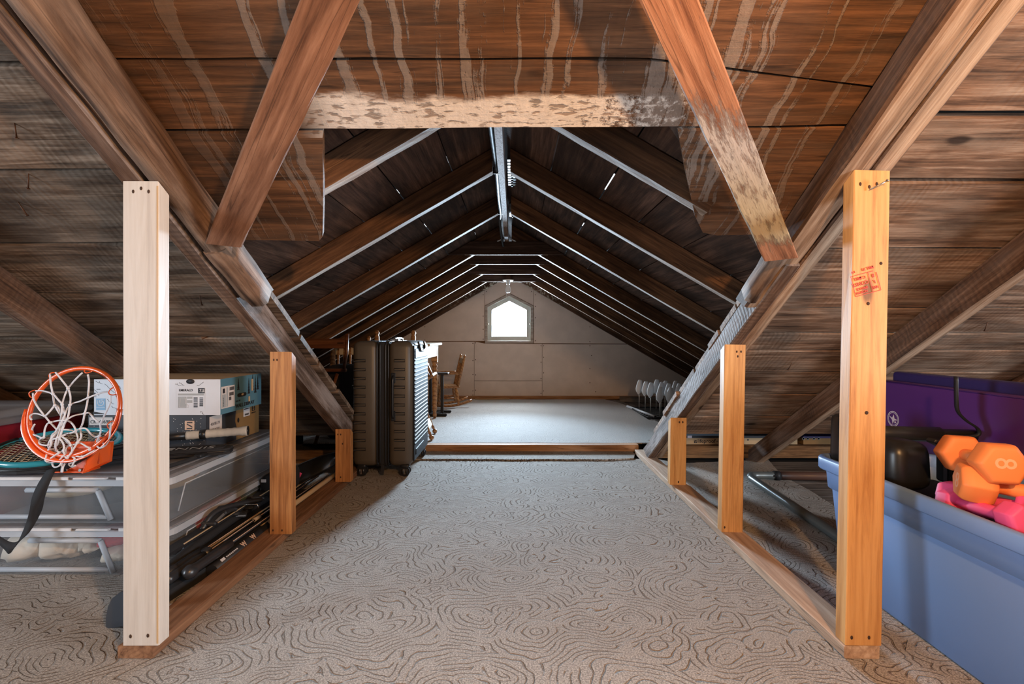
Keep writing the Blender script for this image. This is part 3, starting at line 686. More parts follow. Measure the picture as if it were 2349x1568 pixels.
# ================================================================== the wing beyond the opening
RX = -0.052
def wz(x, h=1.547): return h - 0.58 * abs(x - RX)
WS = 1.652
wing = setting('ceiling_wing', 'dark board sheathing of the gabled wing roof')
S_EDGES = [0.0, 0.212, 0.420, 0.590, 0.780, 0.985, 1.190, 1.385, 1.590, 1.80, 2.01, 2.22, 2.43, 2.66]
def slits(yr, k, seed):
    """ragged edge: a few narrow gaps where daylight shows"""
    return []
GAPS = {(-1, 1): (1.95, 2.03), (-1, 2): (1.99, 2.05), (-1, 3): (2.62, 2.72), (-1, 4): (2.70, 2.76), (1, 1): (1.74, 1.99), (1, 2): (1.80, 2.0), (1, 3): (2.62, 2.74), (1, 4): (3.40, 3.46), (1, 2.5): (0, 0)}
GAPS2 = {(-1, 1): (3.38, 3.46), (1, 1): (3.37, 3.45), (1, 2): (2.58, 2.66), (-1, 2): (2.60, 2.68)}
for sgn in (-1, 1):
    nn = V((0.58 * sgn, 0, 1)).normalized()
    for i in range(len(S_EDGES) - 1):
        s0, s1 = S_EDGES[i] + (0.002 if i else 0), S_EDGES[i + 1] - 0.002
        y0 = lambda s: 0.86 + 0.906 * s
        def P(y, s, d=0.0): return V((RX + sgn * s, y, WS - 0.58 * s)) + nn * d
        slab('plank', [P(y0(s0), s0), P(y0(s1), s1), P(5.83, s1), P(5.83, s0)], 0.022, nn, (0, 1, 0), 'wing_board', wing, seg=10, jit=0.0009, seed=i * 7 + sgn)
        gl = sorted(G[(sgn, i + 1)] for G in (GAPS, GAPS2) if (sgn, i + 1) in G)
        ys = [y0(s1) - 0.05] + [q for g_ in gl if g_[0] > y0(s1) for q in g_] + [5.9]
        for q in range(0, len(ys), 2):      # added dark strip blocks daylight at the joint, left out at the slits
            slab('joint_blocker', [P(ys[q], s1 - .03, .023), P(ys[q], s1 + .034, .023), P(ys[q + 1], s1 + .034, .023), P(ys[q + 1], s1 - .03, .023)], 0.002, nn, (0, 1, 0), 'dark_void', wing)
def wing_rafter(y, th=0.045, mats=('wing_rafter', 'lit_underside'), label='', name='wing_rafter', inner=0.016):
    root = thing(name, label, 'rafter', (RX, y, 1.6), group=None)
    dep = 0.088
    for sgn in (-1, 1):
        if y < 3.45: se = (1.547 - 2.145 + 0.64 * y) / 0.58 + 0.02
        else: se = 2.56
        if y < 1.5: se = 0.535 if sgn < 0 else 0.625
        n = V((0.58 * sgn, 0, 1)).normalized()
        a = V((RX + sgn * inner, y, wz(RX + sgn * inner))) + n * dep / 2; b = V((RX + sgn * se, y, wz(RX + sgn * se))) + n * dep / 2
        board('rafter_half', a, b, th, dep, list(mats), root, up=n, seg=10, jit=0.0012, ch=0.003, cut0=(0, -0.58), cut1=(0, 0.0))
    return root
WY = [1.436, 2.077, 2.783, 3.507, 3.959, 4.596, 5.24]
WL = ['nearest pair of wing rafters, cut off by the header board', 'second pair of wing rafters behind the header board', 'third pair of wing rafters, meeting at the frosty ridge board', 'pair of wing rafters carrying the nearest collar tie', 'pair of wing rafters carrying the second collar tie', 'pair of wing rafters carrying the third collar tie', 'pair of wing rafters in front of the bulb and gable window']
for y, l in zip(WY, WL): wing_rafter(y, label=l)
wing_rafter(5.79, mats=('end_rafter', 'end_rafter'), label='last pair of rafters against the drywall gable, flaking whitewash near the peak')
CL = ['nearest collar tie, below the end of the ridge board', 'second collar tie from the front', 'third collar tie from the front', 'last collar tie, right behind the light bulb']
for y, l in zip(WY[3:], CL):
    yy = y - 0.0225 - 0.012
    pts = [V((RX - 0.415, yy, 1.405)), V((RX + 0.415, yy, 1.405)), V((RX + 0.255, yy, 1.500)), V((RX - 0.255, yy, 1.500))]
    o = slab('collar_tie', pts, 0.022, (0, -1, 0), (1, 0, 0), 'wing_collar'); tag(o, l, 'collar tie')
    m = MB(); m.box((RX, yy - 0.011, 1.4045), (0.60, 0.021, 0.0016)); m.build('lit_edge', 'lit_underside', o)  # pale strip paints the window light along the tie's lower edge
rg = board('wing_ridge_board', (RX, 1.03, 1.59), (RX, 5.76, 1.59), 0.027, 0.14, 'ridge', None, up=(0, 0, 1), seg=12, jit=0.0008)
tag(rg, 'ridge board of the wing roof with a frosty mottled underside', 'ridge board')
m = MB(); P = [(RX - 0.034, 1.1, 1.575), (RX - 0.030, 1.6, 1.562), (RX - 0.024, 1.95, 1.545), (RX - 0.021, 2.1, 1.530), (RX - 0.024, 2.5, 1.532), (RX - 0.022, 2.8, 1.528), (RX - 0.034, 3.0, 1.535), (RX - 0.030, 3.3, 1.50), (RX - 0.022, 3.42, 1.46)]
PP = catmull([V(p) for p in P], 14)
m.tube(PP, [0.0085 + 0.0012 * (i % 2) for i in range(len(PP))], 8); cd = m.build('conduit', 'black_metal'); tag(cd, 'flexible dark metal conduit strapped along the wing ridge board', 'conduit')
for y in (2.07, 2.76):
    m = MB(); m.box((RX - 0.022, y, 1.534), (0.03, 0.006, 0.03), ch=0.002); m.build('clip', 'black_metal', cd)
for (ya, yb) in ((1.48, 1.72), (2.12, 2.5), (2.83, 3.15)):
    o = MB(); 
    k = int((yb - ya) / 0.035)
    for j in range(k):
        yy = ya + (j + .5) * (yb - ya) / k
        o.box((RX + 0.045, yy, 1.604), (0.042, 0.026, 0.006), ch=0.001); o.cyl((RX + 0.045, yy, 1.602), (RX + 0.045, yy, 1.592), 0.007, 0.004, 8)
    ob = o.build('ridge_vent', 'black_plastic'); tag(ob, {1.48: 'black plastic ridge vent strip nearest the header board', 2.12: 'black plastic ridge vent strip between second and third rafters', 2.83: 'small far black plastic ridge vent strip before the collar ties'}[ya], 'vent')

# ------------------------------------------------------------------ far gable wall in drywall
YW = 5.84
wf = setting('wall_far', 'grey-beige drywall gable wall with a small house-shaped window')
def wp(x, z, y=YW): return V((x, y, z))
def roofx(z, h=1.64): return (h - z) / 0.58
OW = [(-0.345, 0.73), (0.239, 0.73), (0.239, 1.184), (RX, 1.336), (-0.345, 1.184)]
def panel(pts):
    return slab('drywall_panel', [wp(x, z) for x, z in pts], 0.012, (0, 1, 0), (1, 0, 0), 'drywall', wf)
g = 0.0022
panel([(RX - roofx(.752), .750 + g), (-0.350 - g, .757 + g), (-0.350 - g, 1.64 - .58 * (.35 + RX + 0.0)), (RX - .8, 1.64 - .58 * .8)])
panel([(0.244 + g, .729 + g), (RX + roofx(.732), .722 + g), (RX + .8, 1.64 - .58 * .8), (0.244 + g, 1.64 - .58 * (0.244 - RX))])
panel([(-0.350 + g, 1.190), (RX, 1.344), (0.244 - g, 1.190), (0.244 - g, 1.64 - .58 * (0.244 - RX)), (RX, 1.64), (-0.350 + g, 1.64 - .58 * (.35 + RX))])
panel([(RX - roofx(.09), .09), (-0.478 - g, .09), (-0.478 - g, .752 - g), (RX - roofx(.752), .745)])
panel([(-0.478 + g, .273 + g), (0.350 - g, .273 + g), (0.350 - g, .722), (0.246, .722), (-0.352, .727), (-0.478 + g, .752 - g)])
panel([(-0.478 + g, .09), (0.350 - g, .09), (0.350 - g, .273 - g), (-0.478 + g, .273 - g)])
panel([(0.350 + g, .080), (RX + roofx(.09), .080), (RX + roofx(.725), .718 - g), (0.350 + g, .722 - g)])
# wall core with the window hole
mb = MB()
for pts in ([(-2.9, -0.1), (-0.345, -0.1), (-0.345, 1.184), (-0.345, 1.47), (RX - 2.75, 0.03)], [(0.239, -0.1), (2.8, -0.1), (RX + 2.75, 0.03), (0.239, 1.48)], [(-0.345, -0.1), (0.239, -0.1), (0.239, 0.73), (-0.345, 0.73)], [(-0.345, 1.184), (RX, 1.336), (RX, 1.66), (-0.345, 1.48)], [(RX, 1.336), (0.239, 1.184), (0.239, 1.48), (RX, 1.66)]):
    mb.prism([wp(x, z, YW + 0.013) for x, z in pts], (0, 0.11, 0))
mb.build('wall_core', 'fascia', wf)
rr = random.Random(3)
def screw(x, z):
    m = MB(); m.lathe([(0.0002, 0), (0.0062, 0), (0.005, 0.0012), (0.0002, 0.0012)], Matrix.Translation((x, YW - 0.0002, z)) @ Matrix.Rotation(PI / 2, 4, 'X'), 6); return m
sc_pts = [(-0.495, z) for z in (.73, .52, .35, .15, .10)] + [(-0.462, z) for z in (.735, .53, .345, .16)] + [(0.335, z) for z in (.70, .50, .30, .12)] + [(0.366, z) for z in (.70, .56, .37, .15)] + \
         [(-0.37, z) for z in (.78, 1.06, 1.32, .90)] + [(0.265, z) for z in (.76, 1.04, 1.18, 1.32)] + [(-1.08, .77), (-1.08, .93), (0.93, .75), (0.93, .70), (0.93, .93), (0.93, .42), (0.93, .25), (1.0, .14), (-0.33, 1.36), (0.22, 1.36), (0.95, .58)]
base = screw(0, 0).build('screw', 'hole', wf, Matrix.Identity(4))
for i, (x, z) in enumerate(sc_pts):
    if i == 0: o = base
    else: o = base.copy(); COL.objects.link(o)
    o.matrix_basis = Matrix.Translation((x, 0, z))
bb = board('baseboard_far', (-2.5, YW - 0.010, 0.071), (2.5, YW - 0.010, 0.071), 0.040, 0.018, 'threshold', None, up=(0, -1, 0), seg=6); bb['kind'] = 'structure'
# window
wn = setting('window_1', 'small house-shaped window with a peaked top in the far gable')
def offs(P, d):
    n = len(P); out = []
    for i in range(n):
        p0 = V(P[i - 1]); p = V(P[i]); p2 = V(P[(i + 1) % n])
        e0 = (p - p0).normalized(); e1 = (p2 - p).normalized()
        n0 = V((-e0.y, e0.x)); n1 = V((-e1.y, e1.x)); b = (n0 + n1).normalized(); k = d / max(0.2, b.dot(n0)); out.append(tuple(p + b * k))
    return out
def ring_prism(name, P, d0, d1, y0, y1, mat, parent):
    A = offs(P, d0) if d0 else P; B = offs(P, d1); n = len(P); m = MB()
    for i in range(n):
        j = (i + 1) % n
        m.prism([wp(A[i][0], A[i][1], y0), wp(A[j][0], A[j][1], y0), wp(B[j][0], B[j][1], y0), wp(B[i][0], B[i][1], y0)], (0, y1 - y0, 0))
    return m.build(name, mat, parent)
ring_prism('window_frame', OW, 0.0, 0.028, YW - 0.012, YW + 0.08, 'frame_wood', wn)
ring_prism('sash', OW, 0.0285, 0.081, YW + 0.012, YW + 0.045, 'sash', wn)
gp = offs(OW, 0.078)
slab('glass_pane', [wp(x, z, YW + 0.028) for x, z in gp], 0.004, (0, 1, 0), (1, 0, 0), 'glass', wn)
for sx, xx in ((-1, -0.318), (1, 0.212)):
    m = MB(); m.box((xx, YW - 0.002, 0.965), (0.03, 0.012, 0.022), ch=0.003); m.cyl((xx, YW - 0.006, 0.965), (xx - sx * 0.02, YW - 0.012, 0.965), 0.004, n=8); m.build('latch', 'galv', wn)
    m = MB(); m.box((xx + sx * -0.002, YW + 0.006, 1.09), (0.007, 0.008, 0.07)); m.build('hinge', 'white_print', wn)
    m = MB(); m.box((xx, YW + 0.006, 0.785), (0.006, 0.008, 0.055)); m.build('catch', 'galv', wn)

# ------------------------------------------------------------------ lamp under the last collar tie
lp = thing('ceiling_lamp', 'bare white bulb in a porcelain holder with a pull cord, in front of the window', 'lamp', (RX - 0.006, 5.14, 1.405))
m = MB(); m.box((RX - 0.006, 5.165, 1.46), (0.05, 0.07, 0.08)); m.build('mounting_block', 'wing_collar', lp)
m = MB(); m.lathe([(0.058, 1.421), (0.060, 1.415), (0.05, 1.408), (0.022, 1.405), (0.020, 1.372), (0.017, 1.370)], Matrix.Translation((RX - 0.006, 5.13, 0)), 24); m.build('holder', 'porcelain', lp)
m = MB(); m.lathe([(0.014, 1.372), (0.015, 1.362), (0.022, 1.345), (0.030, 1.322), (0.0305, 1.308), (0.026, 1.292), (0.014, 1.281), (0.001, 1.279)], Matrix.Translation((RX - 0.006, 5.13, 0)), 20); m.build('bulb', 'bulb_glass', lp)
m = MB(); m.cyl((RX - 0.022, 5.13, 1.372), (RX - 0.022, 5.13, 1.13), 0.0015, n=6); m.sphere((RX - 0.022, 5.13, 1.13), 0.004, 8); m.build('pull_cord', 'porcelain', lp)

# ================================================================== floors
fl = setting('floor', 'bare board floor under the carpets')
mb = MB(); mb.box((0, 0.2, -0.09), (7.6, 6.6, 0.1)); mb.build('subfloor', 'dark_void', fl)
for i in range(6):
    x = 1.50; y = 1.9 + i * 0.23
    board('floor_plank', (1.2, y, -0.020), (3.65, y, -0.020), 0.224, 0.02, 'bare_floor', fl, seg=3, jit=0.0008, ch=0.002)
for i in range(8):
    y = 0.06 + i * 0.23
    board('floor_plank', (1.5, y, -0.020), (3.65, y, -0.020), 0.224, 0.02, 'bare_floor', fl, seg=3, jit=0.0008, ch=0.002)
cp = slab('carpet', [V(p + (-0.012,)) for p in ((-3.7, -3.0), (1.62, -3.0), (1.55, 2.2), (1.55, 2.325), (1.575, 2.548), (1.586, 2.836), (1.69, 3.18), (1.08, 3.09), (0.95, 3.20), (-3.7, 3.20))], 0.012, (0, 0, 1), (1, 0, 0), 'carpet', None, seg=12, jit=0.006)
tag(cp, 'grey-beige carpet carved with swirling loops in the foreground', 'carpet')
cs = slab('carpet_strip', [V(p + (0.0005,)) for p in ((-0.905, 3.165), (0.60, 3.150), (0.80, 3.19), (0.835, 3.30), (0.835, 3.372), (-0.905, 3.372))], 0.008, (0, 0, 1), (1, 0, 0), 'carpet', None, seg=16, jit=0.008, seed=5)
tag(cs, 'narrow loose strip of carpet along the wooden threshold', 'carpet')
m = MB()
rr = random.Random(5)
for i in range(70):
    x = -0.55 + 1.25 * i / 70; y = 3.160 + rr.uniform(-0.008, 0.006)
    m.tube([(x, y, 0.002), (x + rr.uniform(-.01, .01), y - 0.008, 0.010), (x + rr.uniform(-.018, .018), y - 0.014, 0.003)], 0.0016, 4)
fr = m.build('frayed_edge', 'hole', cs); fr['kind'] = 'stuff'
th = board('threshold', (-1.02, 3.41, 0.026), (0.88, 3.41, 0.026), 0.064, 0.052, ['threshold', 'threshold'], None, seg=8, jit=0.001, ch=0.003); tag(th, 'worn wooden step board across the opening', 'threshold')
# raised floor of the wing
wfl = setting('floor_wing', 'raised board floor of the wing')
mb = MB(); mb.box((0, 4.64, -0.02), (5.6, 2.4, 0.09)); mb.build('subfloor', 'dark_void', wfl)
for i in range(6):
    x = 1.19 + i * 0.22
    board('floor_plank', (x, 3.45, 0.0345), (x, 5.82, 0.0345), 0.214, 0.019, 'bare_floor', wfl, seg=3, jit=0.0008, ch=0.002)
cw = slab('carpet', [V(p + (0.044,)) for p in ((-2.5, 3.445), (1.02, 3.445), (1.20, 3.7), (1.29, 4.28), (1.26, 4.9), (1.22, 5.46), (1.10, 5.80), (-2.5, 5.80))], 0.009, (0, 0, 1), (1, 0, 0), 'carpet_plain', None, seg=20, jit=0.010, seed=9)
tag(cw, 'pale plain carpet in the wing beyond the threshold', 'carpet')

# fascia boards and eave at the back of the main roof
for nme, xa, xb in (('trim_1', 0.975, 3.7), ('trim_2', -3.7, -1.01)):
    o = board(nme, (xa, 3.235 if xa > 0 else 3.10, 0.041), (xb, 3.235 if xa > 0 else 3.10, 0.041), 0.082, 0.03, 'fascia', None, up=(0, -1, 0), seg=6, jit=0.001); o['kind'] = 'structure'
o = cover('wall_back_right', [V((1.40, 3.42, -0.05)), V((3.75, 3.42, -0.05)), V((3.75, 3.42, 0.24)), V((1.40, 3.42, 0.24))], 0.02, (0, 1, 0))
o = cover('wall_back_left', [V((-3.75, 3.40, -0.05)), V((-1.50, 3.40, -0.05)), V((-1.50, 3.40, 0.24)), V((-3.75, 3.40, 0.24))], 0.02, (0, 1, 0))
o = cover('ceiling_eave', [V((1.0, 2.98, 0.215)), V((3.75, 2.98, 0.215)), V((3.75, 3.42, 0.215)), V((1.25, 3.42, 0.215)), V((1.0, 3.2, 0.215))], 0.02, (0, 0, 1), 'fascia')
o = cover('ceiling_eave', [V((-3.75, 2.98, 0.215)), V((-1.05, 2.98, 0.215)), V((-1.05, 3.15, 0.215)), V((-1.4, 3.42, 0.215)), V((-3.75, 3.42, 0.215))], 0.02, (0, 0, 1), 'fascia')
o = slab('floor_eave', [V((0.96, 3.25, 0.076)), V((3.7, 3.25, 0.076)), V((3.7, 3.41, 0.076)), V((0.96, 3.41, 0.076))], 0.005, (0, 0, 1), (1, 0, 0), 'fascia'); o['kind'] = 'structure'
# main gable walls with their windows (beyond the frame), rear wall
for nme, x in (('wall_left', -3.72), ('wall_right', 3.72)):
    mb = MB(); s = 1 if x > 0 else -1
    for pts in ([(-3.0, -0.1), (-0.6, -0.1), (-0.6, 1.60), (-3.0, 0.1)], [(0.1, -0.1), (3.5, -0.1), (3.5, 0.1), (0.2, 2.1), (0.1, 2.08)], [(-0.6, -0.1), (0.1, -0.1), (0.1, 0.5), (-0.6, 0.5)], [(-0.6, 1.4), (0.1, 1.4), (0.1, 2.05), (-0.6, 1.62)]):
        mb.prism([V((x, y, z)) for y, z in pts], (0.06 * s, 0, 0))
    o = mb.build(nme, 'old_grey'); o['kind'] = 'structure'
mb = MB(); mb.box((0, -3.0, 0.05), (7.5, 0.04, 0.4)); o = mb.build('wall_rear', 'fascia'); o['kind'] = 'structure'

# ================================================================== LEFT SIDE STORAGE
def storage_bin(label, x0, x1, y0, y1, z0, z1, lid=True):
    root = thing('storage_bin', label, 'storage bin', ((x0 + x1) / 2, (y0 + y1) / 2, z0))
    ins = 0.030; t = 0.003; zt = z1 - 0.030
    cx, cy = (x0 + x1) / 2, (y0 + y1) / 2
    # tapered shell with rounded corners
    def outline(inset, z, r=0.035, n=4):
        P = []
        for (sx, sy, a0) in ((1, 1, 0), (-1, 1, PI / 2), (-1, -1, PI), (1, -1, 3 * PI / 2)):
            px_, py_ = cx + sx * ((x1 - x0) / 2 - inset - r), cy + sy * ((y1 - y0) / 2 - inset - r)
            for k in range(n + 1):
                a = a0 + PI / 2 * k / n; P.append(V((px_ + r * math.cos(a), py_ + r * math.sin(a), z)))
        return P
    m = MB(); b0, b1 = outline(ins, z0 + 0.002), outline(0.008, zt); n = len(b0)
    m._fin(b0 + b1, [(i, (i + 1) % n, n + (i + 1) % n, n + i) for i in range(n)], True)
    m._fin(b0, [tuple(range(n))], False)
    m.build('bin_body', 'clear', root)
    # rim
    m = MB(); o0, o1, i0, i1 = outline(0.0, zt - 0.010), outline(0.0, zt + 0.013), outline(0.007, zt - 0.010), outline(0.009, zt + 0.013)
    m._fin(o0 + o1, [(i, (i + 1) % n, n + (i + 1) % n, n + i) for i in range(n)], False)
    m._fin(i0 + o0, [(i, (i + 1) % n, n + (i + 1) % n, n + i) for i in range(n)], False)
    m._fin(i1 + o1, [(i, (i + 1) % n, n + (i + 1) % n, n + i) for i in range(n)], False)
    m.build('rim', 'clear_rim', root)
    # moulded frames on front and right side
    h = zt - z0
    def strip(a, b, wd=0.010):
        m.tube([a, b], wd / 2, 6)
    m = MB()
    yf = lambda z: y0 + 0.008 + (ins - 0.008) * (zt - z) / h - 0.002
    for q0, q1 in (((x0 + .20, zt - .026), (x1 - .245, zt - .026)), ((x1 - .245, zt - .026), (x1 - .215, z0 + .012)), ((x0 + .02, z0 + .022), (x1 - .225, z0 + .022))):
        strip((q0[0], yf(q0[1]), q0[1]), (q1[0], yf(q1[1]), q1[1]), 0.017)
    xf = lambda z: x1 - 0.008 - (ins - 0.008) * (zt - z) / h + 0.001
    for q0, q1 in (((y0 + .10, zt - .03), (y1 - .10, zt - .03)), ((y0 + .10, zt - .03), (y0 + .085, z0 + .02)), ((y1 - .10, zt - .03), (y1 - .085, z0 + .02))):
        strip((xf(q0[1]), q0[0], q0[1]), (xf(q1[1]), q1[0], q1[1]), 0.004)
    m.build('moulding', 'clear_rim', root)
    if lid:
        m = MB(); m.box((cx, cy, zt + 0.020), (x1 - x0 + 0.008, y1 - y0 + 0.008, 0.011), ch=0.004); m.box((cx, cy, zt + 0.027), (x1 - x0 - 0.06, y1 - y0 - 0.06, 0.005), ch=0.002)
        ld = m.build('lid', 'clear_lid', root)
        m = MB()
        for a, b in ((x0, x1 - .33), (x1 - .17, x1 - .03)): m.box(((a + b) / 2, y0 - 0.0055, zt + 0.017), (b - a, 0.003, 0.010))
        m.build('lid_lip', 'white_print', ld)
        m = MB(); m.box((x1 - .25, y0 - 0.012, zt + 0.020), (0.11, 0.014, 0.006), ch=0.002); m.build('latch', 'white_print', ld)
    return root
BX0, BX1, BY0, BY1 = -1.84, -1.155, 1.605, 2.40
storage_bin('lower clear plastic bin with folded cream and red clothes, under the other bin', BX0, BX1, BY0 + .01, BY1, 0.0, 0.183)
storage_bin('upper clear plastic bin carrying the hoop, rackets and shoe boxes', BX0, BX1, BY0, BY1, 0.184, 0.357)

def crumple(name, label, cat, c, s, mat, seed, group=None, sub=3, amp=0.30):
    bm = bmesh.new(); bmesh.ops.create_icosphere(bm, subdivisions=sub, radius=1)
    from mathutils import noise as mn
    for v in bm.verts:
        p = v.co.copy(); q = V((abs(p.x) ** .7 * (1 if p.x > 0 else -1), abs(p.y) ** .7 * (1 if p.y > 0 else -1), abs(p.z) ** .7 * (1 if p.z > 0 else -1)))
        f = 1 + amp * mn.fractal(p * 1.6 + V((seed, seed * 1.7, 0)), 1.0, 2.0, 3)
        q = q * f
        v.co = V((c[0] + q.x * s[0] * .8, c[1] + q.y * s[1] * .8, c[2] + max(-1, min(1, q.z * .85)) * s[2]))
    for f in bm.faces: f.smooth = True
    me = bpy.data.meshes.new(name); bm.to_mesh(me); bm.free()
    o = link_mesh(name, me, mat)
    return tag(o, label, cat, group)
crumple('folded_sweater', 'cream sweater with a long sleeve in the lower clear bin, at its left', 'clothing', (-1.735, 1.76, 0.070), (0.085, 0.12, 0.058), 'cream_cloth', 1)
crumple('folded_sweater', 'cream sweater rolled in the middle of the lower clear bin', 'clothing', (-1.620, 1.76, 0.078), (0.070, 0.11, 0.064), 'cream_cloth', 4)
crumple('folded_scarf', 'pale knitted scarf left of the red cloth in the lower bin', 'clothing', (-1.520, 1.75, 0.088), (0.036, 0.08, 0.050), 'cream_cloth', 9, amp=.4)
crumple('red_shirt', 'crumpled red cloth at the right front corner of the lower bin', 'clothing', (-1.420, 1.735, 0.108), (0.060, 0.085, 0.038), 'red_cloth', 3)
crumple('pink_shirt', 'pale pink cloth below the red one in the lower bin', 'clothing', (-1.420, 1.745, 0.042), (0.056, 0.085, 0.026), 'cream_cloth', 12)
rsk = crumple('red_jersey', 'red jersey with white lettering against the right side of the lower bin', 'clothing', (-1.235, 2.02, 0.085), (0.045, 0.16, 0.065), 'red_cloth', 21, amp=.12)
text('S', 0.075, Matrix.Translation((-1.190, 1.885, 0.055)) @ RIGHTF @ Matrix.Rotation(-.1, 4, 'Z'), 'white_print', rsk, 'jersey_lettering', bold=0.002)
text('Y', 0.060, Matrix.Translation((-1.190, 1.975, 0.080)) @ RIGHTF @ Matrix.Rotation(-.2, 4, 'Z'), 'white_print', rsk, 'jersey_lettering')
crumple('green_shirt', 'dark green cloth at the back of the lower bin', 'clothing', (-1.25, 2.26, 0.085), (0.05, 0.07, 0.055), 'green_cloth', 8, amp=.15)
# things in the upper bin
def hat(label, c, r, mat, seed):
    o = thing('wicker_tray', label, 'tray', (c[0], c[1], c[2]))
    m = MB(); m.lathe([(0.01, 0.004), (r * .8, 0.002), (r, 0.03), (r * .97, 0.034), (r * .78, 0.008), (0.012, 0.01)], Matrix.Translation(c), 28); m.build('tray_body', mat, o)
    m = MB(); m.tube([(c[0] + r * math.cos(a), c[1] + r * math.sin(a), c[2] + .035) for a in [2 * PI * k / 28 for k in range(28)]], 0.006, 6, closed=True); m.build('edge', 'chair_wood', o)
    return o
hat('round tan wicker tray at the left of the upper clear bin', (-1.62, 1.80, 0.245), 0.13, 'cream_wood', 1)
hat('round brown edged tray at the right of the upper clear bin', (-1.315, 1.80, 0.262), 0.115, 'card_brown', 2)
crumple('grey_blanket', 'grey blanket in the middle of the upper clear bin', 'clothing', (-1.46, 2.08, 0.245), (0.17, 0.14, 0.045), 'grey_cloth', 5)

# ---- shoe boxes
def shoe_box(label, x0, x1, y0, y1, z0, z1, front, side, top):
    root = thing('shoe_box', label, 'box', ((x0 + x1) / 2, (y0 + y1) / 2, z0))
    t = 0.003
    m = MB(); m.box(((x0 + x1) / 2, y0 + t / 2, (z0 + z1) / 2), (x1 - x0, t, z1 - z0)); m.build('front_panel', front, root)
    m = MB(); m.box((x1 - t / 2, (y0 + y1) / 2 + t / 2, (z0 + z1) / 2), (t, y1 - y0 - t, z1 - z0)); s = m.build('side_panel', side, root)
    m = MB(); m.box(((x0 + x1) / 2 - t, (y0 + y1) / 2 + t, z1 - t / 2), (x1 - x0 - 2 * t, y1 - y0 - 2 * t, t)); m.box((x0 + t / 2, (y0 + y1) / 2 + t, (z0 + z1) / 2), (t, y1 - y0 - t, z1 - z0)); m.box(((x0 + x1) / 2, y1 - t / 2, (z0 + z1) / 2), (x1 - x0 - t, t, z1 - z0)); m.box(((x0 + x1) / 2 - t, (y0 + y1) / 2, z0 + t / 2), (x1 - x0 - 3 * t, y1 - y0 - 3 * t, t))
    m.build('box_body', top, root)
    return root
def flat(par, rects, mat, name, W):
    """flat print: rectangles (x, y, w, h) on a face"""
    m = MB(W)
    for k, (x, y, wd, hg) in enumerate(rects): m.box((x + wd / 2, y + hg / 2, 0.0003), (wd, hg, 0.0005))
    return m.build(name, mat, par)
def strokes(par, lines, r, mat, name, W):
    m = MB(W @ Matrix.Diagonal(V((1, 1, 0.25, 1))))
    for L_ in lines: m.tube([(x, y, 0) for x, y in L_], r, 5)
    return m.build(name, mat, par)
UX0, UX1, UY0, UY1, UZ0, UZ1 = -1.662, -1.163, 1.90, 2.21, 0.507, 0.648
LX0, LX1, LY0, LY1, LZ0, LZ1 = -1.690, -1.222, 1.905, 2.30, 0.3615, 0.505
bx = shoe_box('white and blue snow boot box with labels, on top of the dark spotted box', UX0, UX1, UY0, UY1, UZ0, UZ1, 'card_white', 'card_blue', 'card_tan')
PP = 1 / F * UY0
def fx(u): return (u - CX) * PP
def fz(v): return EYE - (v - CY) * PP
Wf = on_front(0, UY0 - 0.0005, 0)      # local x = world x, local y = world z
flat(bx, [(fx(405), fz(936), fx(470) - fx(405), fz(889) - fz(936))], 'card_white', 'shipping_label', Wf)
lab = Matrix.Translation((0, -0.0006, 0)) @ Wf
flat(bx, [(fx(409), fz(906.5), fx(468) - fx(409), 0.0075), (fx(409), fz(935), fx(428) - fx(409), fz(909) - fz(935)), (fx(429.5), fz(914), .021, .0085), (fx(429.5), fz(923.5), .021, .011)], 'label_grey', 'label_fields', lab)
flat(bx, [(fx(455), fz(901.5), fx(470) - fx(455), fz(889.5) - fz(901.5))], 'ink', 'size_box', lab)
lab2 = Matrix.Translation((0, -0.0012, 0)) @ Wf
text('7.5', 0.0165, lab2 @ Matrix.Translation((fx(458), fz(898.5), 0)), 'white_print', bx, 'size_lettering', bold=0.0004)
text('EMERALD', 0.0128, lab @ Matrix.Translation((fx(411), fz(897), 0)), 'ink', bx, 'label_lettering', bold=0.0004)
bars = []
for u0, u1 in ((445, 454), (458.5, 466.5)):
    v = 911.0
    rb_ = random.Random(int(u0))
    while v < 933:
        hgt = rb_.choice((0.7, 1.4, 2.4)); bars.append((fx(u0), fz(v + hgt), fx(u1) - fx(u0), hgt * PP)); v += hgt + rb_.choice((0.8, 1.3))
flat(bx, bars, 'ink', 'barcode', lab2)
strokes(bx, [[(fx(415), fz(912)), (fx(425), fz(912)), (fx(426), fz(924)), (fx(433), fz(930)), (fx(433), fz(933)), (fx(412), fz(933)), (fx(415), fz(912))]], 0.0009, 'white_print', 'boot_outline', lab2)
